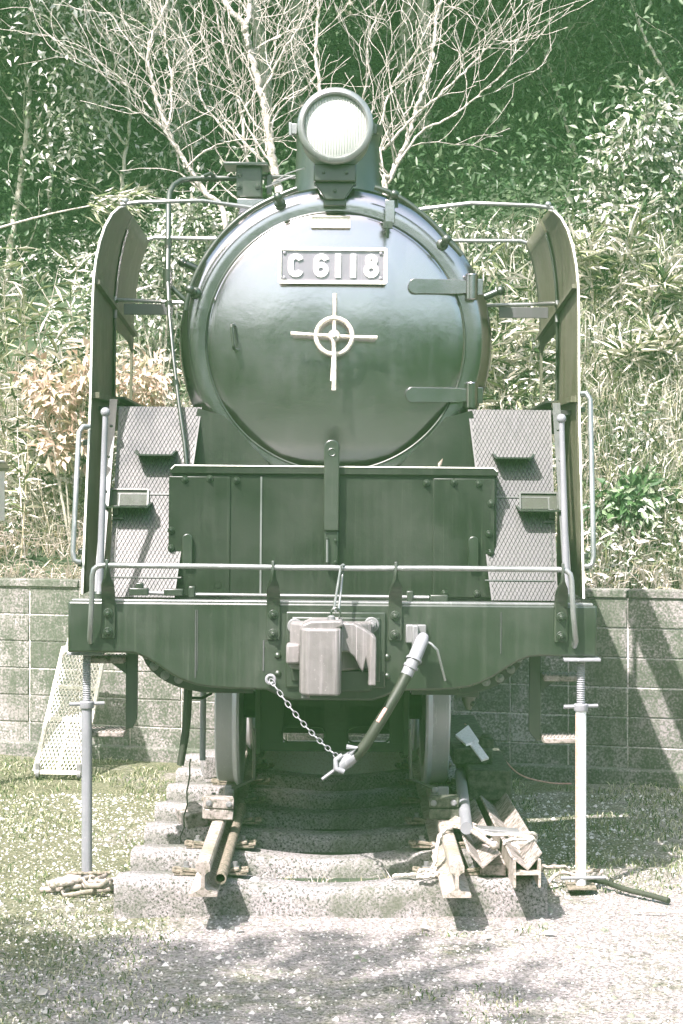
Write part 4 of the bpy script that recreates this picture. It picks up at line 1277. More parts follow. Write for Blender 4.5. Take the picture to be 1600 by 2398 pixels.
# dark strap hanging on the left, pale conduit behind
lb(MB().tube(smooth_path([LP(432, 1545, 9.85), LP(431, 1610, 9.84), LP(426, 1680, 9.83), LP(414, 1756, 9.82)], 14), [.036] * 9 + [.034, .034, .033, .032, .032, .031], 12, flat=.6), 'hanging_hose', 'rubber', smooth=60)
lb(MB().tube([LP(467, 1575, 10.2), LP(465, 1745, 10.2)], .016, 12), 'conduit', 'galv')
lb(MB().tube([LP(440, 1602, 9.85), LP(462, 1603, 10.1), LP(485, 1592, 10.2)], .008, 8), 'cable_tie', 'rubber')

# ---- leading truck: frames, wheels, stretchers, guard irons
for s in (-1, 1):
    lb(MB().prism([(9.56, 1.40), (12.7, 1.40), (12.7, 1.05), (11.5, .95), (10.0, .98), (9.56, 1.02)], s * .42, s * .45, 'yz'), 'main_frame', 'shadow_paint')
    lb(MB().prism([(10.05, .98), (12.2, .98), (12.2, .60), (11.6, .52), (10.5, .52), (10.05, .60)], s * .37, s * .40, 'yz'), 'truck_frame', 'shadow_paint', bevel=.004)
# front stretcher with two slots built as bars
sy = 10.10
strp = lb(MB().box((0, sy, .93), (.78, .02, .16)), 'truck_stretcher', 'shadow_paint')
lb(MB().box((0, sy, .635), (.78, .02, .045)), 'stretcher_rail', 'shadow_paint', strp)
for x0_, x1_ in ((-.40, -.255), (-.045, .085), (.30, .40)):
    lb(MB().box(((x0_ + x1_) / 2, sy + .001, .74), (x1_ - x0_, .018, .24)), 'stretcher_web', 'shadow_paint', strp)
for xc in (-.15, .19):
    ln = [(xc - .075 + .04 * math.cos(R(t)), .70 + .04 * math.sin(R(t))) for t in range(90, 271, 20)] + [(xc + .075 + .04 * math.cos(R(t)), .70 + .04 * math.sin(R(t))) for t in range(-90, 91, 20)]
    lb(MB().tube([(x, sy - .012, z) for x, z in ln], .005, 6, closed=True), 'slot_rim', 'shadow_paint', strp)
lb(MB().box((0, sy + .35, .84), (.76, .02, .36)), 'truck_bolster', 'shadow_paint')
lb(MB().box((0, 11.2, 1.2), (.82, 2.9, .1)), 'frame_top_plate', 'shadow_paint')
for yw in (10.90, 12.35):
    ax = lb(MB().tube([(-.6, yw, .758), (.6, yw, .758)], .075, 20), 'axle', 'shadow_paint')
    for s in (-1, 1):
        # tread, flange, web with rim recess
        prof = [(.02, .50), (.10, .50), (.11, .515), (.33, .525), (.345, .505), (.455, .505), (.457, .520), (.447, .534), (.432, .545), (.430, .58), (.425, .632), (.415, .640), (.36, .640), (.345, .60), (.12, .585), (.11, .66), (.02, .66)]
        w_ = lb(MB().lathe([(r, s * t) for r, t in prof], (0, yw, .758), 'x', 72), 'leading_wheel', 'wheel', smooth=35)
# guard irons with clamps
for s in (-1, 1):
    a = LP(585 if s < 0 else 940, 1672, 10.0); b = LP(583 if s < 0 else 943, 1788, 10.0); c_ = LP(525 if s < 0 else 1003, 1815 if s < 0 else 1812, 9.95)
    o = lb(MB().tube([a, b, c_], .010, 8), 'guard_iron', 'paint')
    lb(LB((516 if s < 0 else 1005) - 0, (531 if s < 0 else 1030), 1803 if s < 0 else 1806, 1843 if s < 0 else 1850, 9.93, .03), 'guard_clamp', 'greymetal', o, bevel=.004)
    bolt((c_[0] - s * .01, 9.93, c_[2]), .012, o, 'greymetal')
# ------------------------------------------------------------------ loose things round the track
def on_w(u, v, Y): return Vector(W(u, v, Y))

# wheel chocks clamped on the rail heads
for s, Y, lab, mt in ((-1, 9.66, 'pale grey wooden wheel chock bolted on the left rail', 'timber'), (1, 9.68, 'dark wooden wheel chock bolted on the right rail', 'dark_timber')):
    x = TX + s * 0.566
    t = thing('wheel_chock', lab, 'chock', (x, Y, 0.33), 'wheel chocks on the rails')
    t.rotation_euler = (0, R(4 if s < 0 else -2), R(6 * -s))
    MB().box((0, 0.05, 0.028), (.152, .10, .050)).build('lower_block', mt, t, bevel=.005)
    MB().box((0, 0.052, 0.083), (.150, .10, .052)).build('upper_block', mt, t, bevel=.005)
    for sx in (-1, 1):
        MB().lathe([(.016, 0), (.016, -.006), (.010, -.008), (.010, -.018)], (sx * .05, .002, .083), 'y', 10).build('bolt', 'greymetal', t)
# loose pipe beside the left rail
mb = MB()
pa, pb = (-.535, 8.74, .232), (-.545, 10.6, .24)
n = 20
ro, ri = .027, .021
mb.lathe([(ri, .25), (ri, 0), (ro, 0), (ro, 1.86)], (TX + .036 - .566 + .036, 8.72, .236), 'y', 20, True, True)
tag(mb.build('loose_pipe', 'rust', None, smooth=40), 'thin rusty pipe lying along the inside of the left rail', 'pipe')

# steel props under the beam ends
def prop(x, y, ztop, lab, mat, stripe):
    t = thing('steel_prop', lab, 'prop', (x, y, 0), 'steel props under the buffer beam')
    MB().lathe([(.0265, .04), (.0265, .90)], (0, 0, 0), 'z', 24).build('outer_tube', mat, t, smooth=60)
    if stripe:
        mb = MB(); k = 14
        pts = [(.0275 * math.cos(R(a)), .0275 * math.sin(R(a))) for a in np.linspace(195, 245, 8)]
        for z in (.10, .88):
            mb.v += [(px_, py_, z) for px_, py_ in pts]
        mb.f = [(i, i + 1, i + 9, i + 8) for i in range(7)]
        mb.build('rust_streak', 'orange', t, smooth=60)
    # threaded screw
    prof = []; z = .89
    while z < ztop - .02:
        prof += [(.0175, z), (.0215, z + .005), (.0175, z + .010)]; z += .011
    prof.append((.0175, ztop - .01))
    MB().lathe(prof, (0, 0, 0), 'z', 18).build('screw', 'galv', t, smooth=20)
    MB().lathe([(.034, .895), (.036, .90), (.036, .925), (.031, .93)], (0, 0, 0), 'z', 18).tube([(-.085, -.01, .915), (.085, .015, .918)], [.010, .009], 8).build('adjusting_nut', 'galv', t, smooth=40)
    MB().box((0.0 if x < 0 else .0, 0, ztop - .008), (.18, .14, .014)).build('head_plate', 'galv', t, bevel=.003)
    MB().box((0, 0, .032), (.14, .14, .012)).lathe([(.02, .03), (.02, .06)], (0, 0, 0), 'z', 12).build('base_plate', 'rust', t, bevel=.002)
    MB().tube([(-.10, -.02, .075), (.12, -.02, .078)], .009, 8).build('locking_bar', 'rust' if x < 0 else 'galv', t)
prop(-1.268, 9.63, 1.178, 'grey galvanised steel prop under the left end of the beam', 'galv', False)
prop(1.178, 9.52, 1.158, 'white painted steel prop with rust streak under the right beam end', 'white', True)

# mesh trolley panel leaning on the wall
def mesh_panel():
    base = Vector((0, 0, 0))
    A = on_w(80, 1772, 13.05); B = on_w(187, 1774, 13.0); Cc = on_w(240, 1497, 13.75); D = on_w(146, 1487, 13.85)
    t = thing('mesh_panel', 'cream wire mesh trolley deck leaning against the block wall', 'mesh panel', tuple(A))
    O = tuple(A)
    def seg(p, q, r, name='frame_bar'):
        MB().bar(p, q, .028, .028).build(name, 'mesh', t, O, bevel=.003)
    for p, q in ((A, B), (B, Cc), (Cc, D), (D, A)): seg(p, q, .014)
    seg(A.lerp(D, .42), B.lerp(Cc, .42), .01, 'cross_bar'); seg(A.lerp(D, .68), B.lerp(Cc, .68), .01, 'cross_bar')
    seg(A.lerp(B, .5) + Vector((0, .03, 0)), D.lerp(Cc, .5) + Vector((0, .03, 0)), .01, 'centre_bar')
    ex = B - A; ey = D - A
    mb = MB()
    def P(a, b): return A + ex * a * (1 - .0 * b) + ey * b + (Cc - D - ex) * a * b
    pit = .085; k = -40
    for dr in (-1, 1):
        for k in range(-45, 46):
            pts = [(k * pit + dr * b * 1.55, b) for b in np.linspace(0, 1, 60)]
            ins = [(a, b) for a, b in pts if 0 <= a <= 1]
            if len(ins) > 1:
                mb.tube([P(*ins[0]), P(*ins[-1])], .0042, 4, cap=False)
    o = mb.build('wire_mesh', 'mesh', t, O); o['kind'] = 'stuff'
    for p in (A.lerp(B, .06), A.lerp(B, .95)):
        MB().lathe([(.035, -.012), (.035, .012)], (p.x, p.y, .04), 'x', 14).box((p.x, p.y, .085), (.03, .04, .05)).build('caster', 'greymetal', t, O)
    e = D + Vector((.02, .02, 0))
    MB().tube([e, e + Vector((.02, .02, .09)), e + Vector((.10, .02, .09))], .011, 8).build('handle', 'mesh', t, O)
mesh_panel()

# ---- steel and timber stacked beside the right rail
def hsec(w, h, t_):
    w2, h2 = w / 2, h / 2
    return [(-w2, 0), (-w2 + t_, 0), (-w2 + t_, h2 - t_ / 2), (w2 - t_, h2 - t_ / 2), (w2 - t_, 0), (w2, 0), (w2, h), (w2 - t_, h), (w2 - t_, h2 + t_ / 2), (-w2 + t_, h2 + t_ / 2), (-w2 + t_, h), (-w2, h)]
mb = MB().prism(hsec(.125, .125, .011), 0, 2.6)
o = mb.build('steel_beam', 'rust_rail', None); o.location = (.845, 8.80, .178); o.rotation_euler = (0, 0, R(0.6))
tag(o, 'rusty H section steel beam lying outermost on the sleeper ends', 'beam')
def vee(name, lab, loc, L, rz, ry, mat='timber'):
    mb = MB().prism([(-.075, .075), (0, 0), (.075, .075), (.067, .083), (0, .016), (-.067, .083)], 0, L)
    o = mb.build(name, mat, None, bevel=.002); o.location = loc; o.rotation_euler = (R(0.5), R(ry), R(rz))
    tag(o, lab, 'timber', 'timber angles beside the right rail')
    return o
vee('timber_angle', 'pale V shaped timber angle lying in the steel beam, roped at its end', (.852, 8.84, .245), 2.2, 1.0, -6)
vee('timber_angle', 'pale V shaped timber angle beside the right rail holding a rod', (.655, 8.98, .225), 2.0, 0.6, 4)
# wooden packers below
o = MB().box((.71, 9.3, .205), (.12, .5, .05)).build('timber_packer', 'timber', None, (.71, 9.3, .18), bevel=.004)
tag(o, 'short flat wood packer under the timber angles', 'timber')
# grey pipe lying in the gap
P0 = Vector((.60, 9.28, .36)); P1 = Vector((.66, 10.75, .40))
mb = MB().tube([P0, P1], .030, 16)
tag(mb.build('grey_pipe', 'galv', None, tuple(P0), smooth=60), 'smooth grey pipe lying beside the right rail and wheel', 'pipe')
mb = MB().tube([Vector((.70, 9.0, .335)), Vector((.625, 9.32, .345)), Vector((.56, 9.42, .36))], [.014, .016, .012], 8)
mb.add([(.50, 9.36, .36), (.60, 9.30, .345), (.66, 9.38, .35), (.56, 9.5, .37), (.50, 9.36, .372), (.60, 9.30, .357), (.66, 9.38, .362), (.56, 9.5, .382)], [(0, 3, 2, 1), (4, 5, 6, 7), (0, 1, 5, 4), (1, 2, 6, 5), (2, 3, 7, 6), (3, 0, 4, 7)])
mb.sphere((.71, 8.98, .335), .022, 12, 6)
tag(mb.build('iron_shovel_rod', 'rust_rail', None, (.7, 9.0, .3), smooth=50), 'rusty flat bladed iron rod across the timbers by the right rail', 'iron rod')
o = MB().prism([(.635, .33), (.86, .315), (.86, .335), (.64, .352)], 9.32, 9.42).build('ribbed_plate', 'greymetal', None, (.75, 9.4, .3), bevel=.003)
tag(o, 'small ribbed grey plate bridging the two timber angles', 'plate')
# rope
def wob(pts, n=60, a=.006):
    out = []
    for i, p in enumerate(smooth_path(pts, n)):
        out.append(p + Vector((noise.noise((i * .5, 1, 2)), noise.noise((i * .5, 5, 2)), noise.noise((i * .5, 9, 2)))) * a)
    return out
rp = thing('rope', 'pale rope tied round the timbers and coiled at the right rail', 'rope', (.7, 9.1, .2))
O = (.7, 9.1, .2)
MB().tube(wob([(.60, 9.42, .36), (.70, 9.25, .34), (.80, 9.20, .345), (.92, 9.25, .34), (.93, 9.28, .30), (.90, 9.12, .335), (.80, 9.10, .34), (.76, 9.06, .33)]), .0085, 6).build('wrap', 'rope', rp, O)
MB().tube(wob([(.82, 9.15, .35), (.90, 9.10, .35), (.86, 9.04, .335), (.80, 9.05, .33), (.83, 8.98, .32)], 40), .0085, 6).build('knot', 'rope', rp, O)
MB().tube(wob([(.58, 9.40, .355), (.49, 9.30, .34), (.46, 9.22, .30), (.44, 9.14, .22), (.40, 9.08, .19), (.34, 9.06, .185), (.30, 9.12, .17), (.24, 9.14, .16)], 60), .0085, 6).build('tail', 'rope', rp, O)
MB().tube(wob([(.47, 9.28, .33), (.44, 9.16, .24), (.43, 9.06, .195), (.37, 9.02, .19), (.36, 8.995, .186), (.42, 8.99, .19), (.45, 9.03, .195), (.40, 9.08, .20), (.36, 9.05, .20)], 60, .01), .0085, 6).build('coil', 'rope', rp, O)
# dark timber baulks stacked right of the wheel
for i, (x, y, z, w, d, h, lab) in enumerate((
        (.80, 11.15, .385, .235, 1.5, .165, 'dark tarred baulk of timber, squared end facing the camera, right of wheel'),
        (.72, 11.35, .512, .22, 1.5, .085, 'dark flat timber lying on top of the squared baulk'))):
    o = MB().box((x, y, z), (w, d, h)).build('timber_baulk', 'dark_timber', None, (x, y, z - h / 2), bevel=.008)
    tag(o, lab, 'timber', 'dark timber baulks right of the wheel')
for x, y, z, lab in ((.70, 10.72, .59, 'small dark iron block on the baulks nearest the wheel'), (.80, 10.66, .58, 'small dark iron nut block at the front of the baulks')):
    o = MB().box((x, y, z), (.075, .09, .055)).lathe([(.03, z + .02), (.03, z + .045), (.02, z + .05)], (x, y, 0), 'z', 12).build('iron_block', 'dark_timber', None, (x, y, z - .03), bevel=.006)
    tag(o, lab, 'block', 'iron blocks on the baulks')
# white board leaning behind the wheel
Aw = on_w(1070, 1690, 10.5)
t = thing('white_board', 'white flat board with a narrow arm lying tilted right of the right wheel', 'board', (Aw.x, 10.5, .55))
O = (Aw.x, 10.5, .55)
a, b, c, d = on_w(1046, 1686, 10.50), on_w(1075, 1664, 10.68), on_w(1099, 1699, 10.46), on_w(1070, 1708, 10.38)
dn = Vector((0, 0, -.012))
MB().add([a, b, c, d, a + dn, b + dn, c + dn, d + dn], [(0, 1, 2, 3), (4, 7, 6, 5), (0, 4, 5, 1), (1, 5, 6, 2), (2, 6, 7, 3), (3, 7, 4, 0)]).build('panel', 'white', t, O)
MB().bar(on_w(1082, 1700, 10.44), on_w(1114, 1744, 10.34), .045, .012, (0, -.5, 1)).build('arm', 'white', t, O)
# small timber block at left
o = MB().box((0, 0, .05), (.12, .15, .09)).build('wood_offcut', 'timber', None, (0, 0, 0), bevel=.005)
o.location = (-.80, 10.42, .175); o.rotation_euler = (R(12), R(-14), R(25))
tag(o, 'small tilted wood offcut on the third sleeper by the left rail', 'offcut')
o = MB().box((0, 0, .07), (.16, .3, .14)).build('concrete_lump', 'sleeper', None, (0, 0, 0), bevel=.01)
o.location = (-.78, 11.95, .20); o.rotation_euler = (0, 0, R(8))
tag(o, 'pale concrete lump standing behind the left wheel', 'concrete')
# cream beam painting in the sunlit strip seen under the truck
o = MB().box((0, 0, .13), (1.15, .25, .26)).build('sunlit_strip_beam', 'cream', None, (0, 0, 0), bevel=.01)
o.location = (TX - .02, 12.72, .03)
tag(o, 'pale beam across the track, painted for the sunlit strip under the truck', 'concrete')

# rags, hose, cords on the ground
mb = MB()
for k in range(5):
    pts = []
    cx, cy = -1.26 + random.uniform(-.05, .06), 9.52 + random.uniform(-.04, .05)
    for i in range(22):
        a = 2 * PI * i / 22
        r = .10 + .05 * math.sin(3 * a + k) + .03 * math.sin(5 * a + 2 * k)
        pts.append((cx + r * 1.25 * math.cos(a), cy + r * .75 * math.sin(a), .022 + .018 * k * .6 + .01 * math.sin(4 * a + k)))
    mb.tube(pts, .013, 6, closed=True, flat=.55)
tag(mb.build('canvas_strap', 'rust_rail', None, (-1.26, 9.5, 0), smooth=60), 'tangle of brown canvas strap round the foot of the left prop', 'strap')
mb = MB().tube([(p.x, p.y, max(.02, p.z)) for p in smooth_path([(1.20, 9.72, .03), (1.30, 9.58, .04), (1.38, 9.44, .035), (1.50, 9.30, .03), (1.56, 9.22, .025)], 20)], .014, 10)
tag(mb.build('rubber_hose', 'rubber', None, (1.35, 9.5, 0), smooth=60), 'short black rubber hose on the ground beside the right prop', 'hose')
mb = MB().tube(wob([(1.02, 9.60, .03), (1.10, 9.66, .07), (1.22, 9.60, .05), (1.30, 9.66, .08), (1.20, 9.75, .05), (1.08, 9.72, .09), (1.0, 9.82, .04)], 40, .02), .010, 6)
tag(mb.build('canvas_strap', 'rust_rail', None, (1.15, 9.65, 0), smooth=60), 'brown strap and twigs piled at the foot of the right prop', 'strap')
mb = MB().tube([(p.x, p.y, .022) for p in smooth_path([(1.36, 9.02, 0), (1.5, 9.0, 0), (1.75, 8.99, 0), (2.2, 9.0, 0)], 16)], .005, 6)
tag(mb.build('thin_cord', 'rope', None, (1.6, 9.0, 0), smooth=60), 'thin pale cord lying on the ground at the right edge', 'cord')
mb = MB().tube([(p.x, p.y, p.z) for p in smooth_path([(.74, 11.6, .56), (.95, 12.0, .35), (1.15, 12.5, .12), (1.35, 12.6, .05), (1.5, 12.62, .04)], 24)], .005, 6)
tag(mb.build('red_cord', 'pink', None, (1.2, 12.4, 0), smooth=60), 'reddish cord trailing from the baulks to the wall foot', 'cord')
mb = MB().tube(wob([(-.86, 10.15, .05), (-.845, 10.2, .14), (-.82, 10.24, .32), (-.80, 10.25, .55)], 20, .01), .0045, 6)
tag(mb.build('black_wire', 'rubber', None, (-.85, 10.15, 0)), 'thin black wire dangling to the ground under the left hanging hose', 'wire')
# marble-like stone on the front sleeper
tag(MB().sphere((-.41, 9.1, .145), .022, 12, 8, (1.1, 1, .9)).build('white_pebble', 'white', None, (-.41, 9.1, .125), smooth=80), 'white round pebble on the front sleeper beside the rail clip', 'pebble')

# white box with dark sloping lid at the left edge, fixed to a post
q = on_w(-40, 1100, 12.6)
t = thing('white_cabinet', 'white cabinet with dark sloping lid cut by the left picture edge', 'cabinet', (q.x - .02, 12.6, 0))
O = (q.x - .02, 12.6, 0)
wx = (8 + 40) / FD * 12.6
MB().box((q.x - .02, 12.7, 1.95), (wx * 2 - .03, .3, .40)).build('body', 'white', t, O, bevel=.005)
MB().prism([(q.x - wx - .12, 2.30), (q.x + wx - .05, 2.16), (q.x + wx - .01, 2.10), (q.x + wx - .03, 2.08), (q.x - wx - .12, 2.22)], 12.5, 12.9).build('lid', 'olive', t, O)
MB().box((q.x - .06, 12.72, .88), (.06, .06, 1.75)).build('post', 'white', t, O)
# dead leaf lodged on the cover lid
a = LP(1016, 1058, 9.83)
v, f = leaf_arrays(np.array([[a[0] + X0, 9.92, 2.085]]), np.array([[.35, .1, 1.0]]), [.06], [.022])
o = fast_mesh('dead_leaf', v, f, 3, 'pinkleaf', None, (a[0] + X0, 9.92, 2.08))
tag(o, 'brown dead leaf stuck on the cover lid right of the centre lug', 'leaf')
# ------------------------------------------------------------------ vegetation
hz_v = np.vectorize(hill_z)
wy_v = np.vectorize(wall_y)

def hill_pts(n, d0, d1, x0=None, x1=None, power=1.0):
    d = d0 + (d1 - d0) * rng.random(n) ** power
    y0 = 13.5 + d
    half = 0.19 * y0 + 1.5
    x = (rng.random(n) * 2 - 1) * half if x0 is None else x0 + (x1 - x0) * rng.random(n)
    y = wy_v(x) + d
    return np.stack([x, y, hz_v(x, y)], 1)

# --- stuff: grass, straw and low leaves over the sunny bank
def clumpy(p, scale, th):
    k = np.array([noise.noise((a * scale, b * scale, c * scale)) for a, b, c in p])
    return k > th
p = hill_pts(50000, 0.25, 3.15); p = p[clumpy(p, 1.3, -.05) | ((p[:, 0] > 1.4) & (p[:, 2] > 2.2))]
ln = np.stack([rng.normal(0, .5, len(p)), rng.normal(-.45, .4, len(p)), rng.normal(0, .1, len(p))], 1)
v, f = blade_arrays(p, ln, rng.uniform(.10, .38, len(p)), rng.uniform(.004, .013, len(p)))
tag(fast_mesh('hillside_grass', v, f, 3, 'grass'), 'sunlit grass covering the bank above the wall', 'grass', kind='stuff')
p = hill_pts(25000, 0.16, 2.0, power=1.3)
p = p[(p[:, 0] < -1.0) | (rng.random(len(p)) < .35)]
ln = np.stack([rng.normal(.1, 1.0, len(p)), rng.normal(-.8, .6, len(p)), rng.normal(-.25, .2, len(p))], 1)
v, f = blade_arrays(p + np.array([0, 0, .03]), ln, rng.uniform(.10, .34, len(p)), rng.uniform(.004, .009, len(p)))
tag(fast_mesh('dry_straw', v, f, 3, 'straw'), 'pale dry straw lying on the lower bank', 'straw', kind='stuff')
p = hill_pts(48000, 0.3, 3.2); p = p[clumpy(p, 1.7, .0) & ~((p[:, 0] > 1.5) & (p[:, 2] > 2.3) & (rng.random(len(p)) < .6))]
p[:, 2] += rng.random(len(p)) ** 1.5 * .34
p[:, 1] -= rng.random(len(p)) * .15
ax = np.stack([rng.normal(0, 1, len(p)), rng.normal(-.5, .7, len(p)), rng.normal(-.2, .5, len(p))], 1)
v, f = leaf_arrays(p, ax, rng.uniform(.025, .075, len(p)) * (1 + .8 * (rng.random(len(p)) < .12)), rng.uniform(.012, .034, len(p)), up=np.array([0, -.6, 1.0]))
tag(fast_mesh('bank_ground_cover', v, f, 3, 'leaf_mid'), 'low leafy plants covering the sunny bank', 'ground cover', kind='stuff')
# --- shaded undergrowth of the wood
p = hill_pts(62000, 2.9, 11.5)
p[:, 2] += rng.random(len(p)) ** 2 * .9
ax = rng.normal(size=(len(p), 3)); ax[:, 2] -= .3
v, f = leaf_arrays(p, ax, rng.uniform(.05, .12, len(p)), rng.uniform(.025, .05, len(p)), up=np.array([0, -.6, 1.0]))
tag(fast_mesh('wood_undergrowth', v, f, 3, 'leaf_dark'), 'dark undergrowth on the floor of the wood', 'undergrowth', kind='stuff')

# --- branching helper
def grow(mb, p, d, L, r, depth, gen=0, seg=5, spread=.75, tips=None, up=.12, nch=(2, 4)):
    n = 6
    pts = [p.copy()]; q = p.copy(); dd = d.normalized()
    for i in range(n):
        dd = (dd + Vector((random.gauss(0, .24), random.gauss(0, .16), random.gauss(up * .6, .20)))).normalized()
        q = q + dd * (L / n); pts.append(q.copy())
    rs = [max(.0021, r * (1 - .66 * i / n)) for i in range(n + 1)]
    mb.tube(pts, rs, seg if depth > 0 else 3, cap=False)
    if tips is not None and depth <= 1: tips.append(pts[-1]); tips.append(pts[n // 2])
    if depth <= 0: return
    for k in range(random.randint(*nch)):
        i = random.randint(1, n)
        base = pts[i]; par = (pts[i] - pts[i - 1]).normalized()
        s = Vector((random.gauss(0, 1), random.gauss(0, .7), random.gauss(.25, .7))).normalized()
        nd = (par + s * spread).normalized()
        grow(mb, base, nd, L * random.uniform(.45, .75), rs[i] * .62, depth - 1, gen + 1, max(3, seg - 1), spread, tips, up, nch)

def limb_tree(name, lab, Y, limbs, mat, twig=1.0, group=None, leaves=None, leaf_n=0, twl=(.45, 1.05), depth=1):
    """a tree whose limbs follow measured lines at its own depth"""
    root = None; mbT = MB(); mbB = MB(); tips = []
    for li, (poly, r0, r1, yo) in enumerate(limbs):
        P = [Vector(W(u, v, Y + yo * i / max(1, len(poly) - 1))) for i, (u, v) in enumerate(poly)]
        if li == 0:
            b = P[0].copy(); gzv = hill_z(b.x, Y)
            b.z = min(b.z, gzv) - .05
            P = [b] + P if P[0].z > gzv else P
            root = b
        S = smooth_path(P, 8 * len(P))
        S = [s + Vector((random.gauss(0, .006), random.gauss(0, .01), 0)) for s in S]
        n = len(S)
        mbT.tube(S, [r0 + (r1 - r0) * i / (n - 1) for i in range(n)], 9, cap=False)
        # side branches
        nb = int(n * .50 * twig)
        for k in range(nb):
            i = random.randint(int(n * .16), n - 1)
            d = (S[min(n - 1, i + 1)] - S[i - 1]).normalized()
            sgn = random.choice((-1, 1))
            side = Vector((sgn * random.uniform(.5, 1.0), random.gauss(0, .6), random.uniform(.0, .7)))
            nd = (d * .7 + side * .75).normalized()
            rr = (r0 + (r1 - r0) * i / (n - 1)) * random.uniform(.22, .42)
            grow(mbB, S[i], nd, random.uniform(*twl), min(rr, .012), depth, seg=4, spread=.8, tips=tips)
    t = thing(name, lab, 'tree', tuple(root), group)
    mbT.build('trunk', mat, t, tuple(root), smooth=60)
    mbB.build('branches', mat, t, tuple(root), smooth=60)
    if leaves and tips:
        T = np.array([tuple(q) for q in tips])
        idx = rng.integers(0, len(T), leaf_n)
        p = T[idx] + rng.normal(0, .14, (leaf_n, 3))
        ax = rng.normal(size=(leaf_n, 3)); ax[:, 2] -= .35; ax[:, 1] -= .3
        v, f = leaf_arrays(p, ax, rng.uniform(.05, .10, leaf_n), rng.uniform(.022, .042, leaf_n), up=np.array([0, -.5, 1.0]))
        fast_mesh('crown', v, f, 3, leaves, t, tuple(root))
    return t

limb_tree('bare_tree', 'thick pale bare tree left of the headlamp, forking at the top', 15.3,
          [([(648, 520), (632, 400), (617, 300), (598, 210), (575, 120), (560, 60), (520, 10), (480, -80)], .038, .020, .2), ([(562, 70), (572, 20), (560, -60)], .026, .012, .2),
           ([(600, 220), (650, 120), (700, 40), (720, -40)], .012, .005, -.3)], 'bark_pale', .55)
limb_tree('bare_tree', 'slanting pale bare tree rising left of the shoulder pipe', 15.0,
          [([(520, 540), (470, 440), (420, 365), (378, 280), (350, 190), (343, 110), (385, 0), (400, -60)], .024, .010, .2),
           ([(420, 365), (370, 290), (330, 230), (280, 190)], .010, .004, -.2), ([(385, 300), (395, 200), (380, 80), (365, -20)], .010, .006, .2),
           ([(430, 385), (480, 340), (560, 320), (640, 325)], .008, .003, -.2)], 'bark_pale', .7)
limb_tree('bare_tree', 'pale bare tree with long limbs spreading right of the headlamp', 14.9,
          [([(880, 470), (900, 400), (932, 330), (952, 260), (985, 170), (1000, 70), (1015, -40)], .026, .010, .2),
           ([(890, 420), (960, 310), (1040, 265), (1120, 200), (1170, 150), (1200, 60)], .011, .003, -.2),
           ([(880, 345), (950, 270), (1040, 190), (1120, 110), (1160, 60), (1215, -20)], .012, .004, -.3),
           ([(870, 300), (900, 200), (960, 110), (1000, 20), (1040, -40)], .009, .004, .3)], 'bark_pale', .55)
limb_tree('bare_tree', 'pale bare tree half hidden behind the headlamp', 15.6,
          [([(800, 500), (775, 330), (738, 220), (725, 110), (735, -50)], .026, .010, .2), ([(800, 330), (840, 200), (850, 80), (900, -30)], .012, .005, -.2)], 'bark_pale', .75)
limb_tree('bare_tree', 'thin pale bare tree between the thick tree and the slanting one', 15.5,
          [([(590, 540), (568, 380), (552, 250), (525, 140), (500, 40), (490, -40)], .018, .006, .2), ([(560, 340), (470, 240), (440, 120), (400, 20)], .010, .004, .2), ([(556, 260), (620, 150), (640, 60), (680, -30)], .009, .004, .2)], 'bark_pale', .75)
# forest trunks that can be told apart
for lab, Y, limbs, ln_ in (
        ('grey leaning trunk at the far left edge of the wood', 17.2, [([(20, 600), (52, 380), (66, 230), (62, 100), (90, -60)], .035, .022, .3)], 2600),
        ('twisting slim tree in the left part of the wood', 17.6, [([(110, 560), (118, 380), (105, 250), (120, 120), (115, -60)], .024, .014, .3), ([(112, 300), (160, 230), (200, 130), (220, 20)], .012, .006, .3)], 3200),
        ('slender speckled tree crossing diagonally right of centre', 17.4, [([(1352, 470), (1320, 350), (1290, 250), (1262, 160), (1235, 70), (1200, -60)], .022, .013, .3), ([(1350, 430), (1290, 350), (1235, 320)], .012, .007, .3)], 3000),
        ('brown curving tree in the right part of the wood', 18.4, [([(1400, 440), (1392, 330), (1372, 220), (1330, 120), (1270, 60), (1240, -40)], .030, .014, .3), ([(1380, 240), (1372, 100), (1385, -40)], .016, .01, .3)], 3000),
        ('thin tree at the right edge bending over the wood', 16.8, [([(1580, 400), (1560, 240), (1510, 140), (1470, 60), (1440, -60)], .020, .010, .3)], 2600),
        ('upright slim tree between the two right deflector stays', 18.2, [([(1140, 560), (1150, 430), (1150, 300), (1165, 200), (1150, 60), (1160, -60)], .020, .012, .3)], 3000),
        ('small leafy tree above the left deflector', 17.0, [([(275, 620), (280, 420), (300, 260), (280, 140), (300, -20)], .022, .012, .3), ([(285, 330), (220, 240), (190, 150)], .012, .006, -.3)], 4200)):
    limb_tree('wood_tree', lab, Y, limbs, 'bark', .55, 'trees in the shaded wood', 'leaf_dark' if 'leafy' not in lab else 'leaf_mid', ln_, (.5, 1.1), 1)

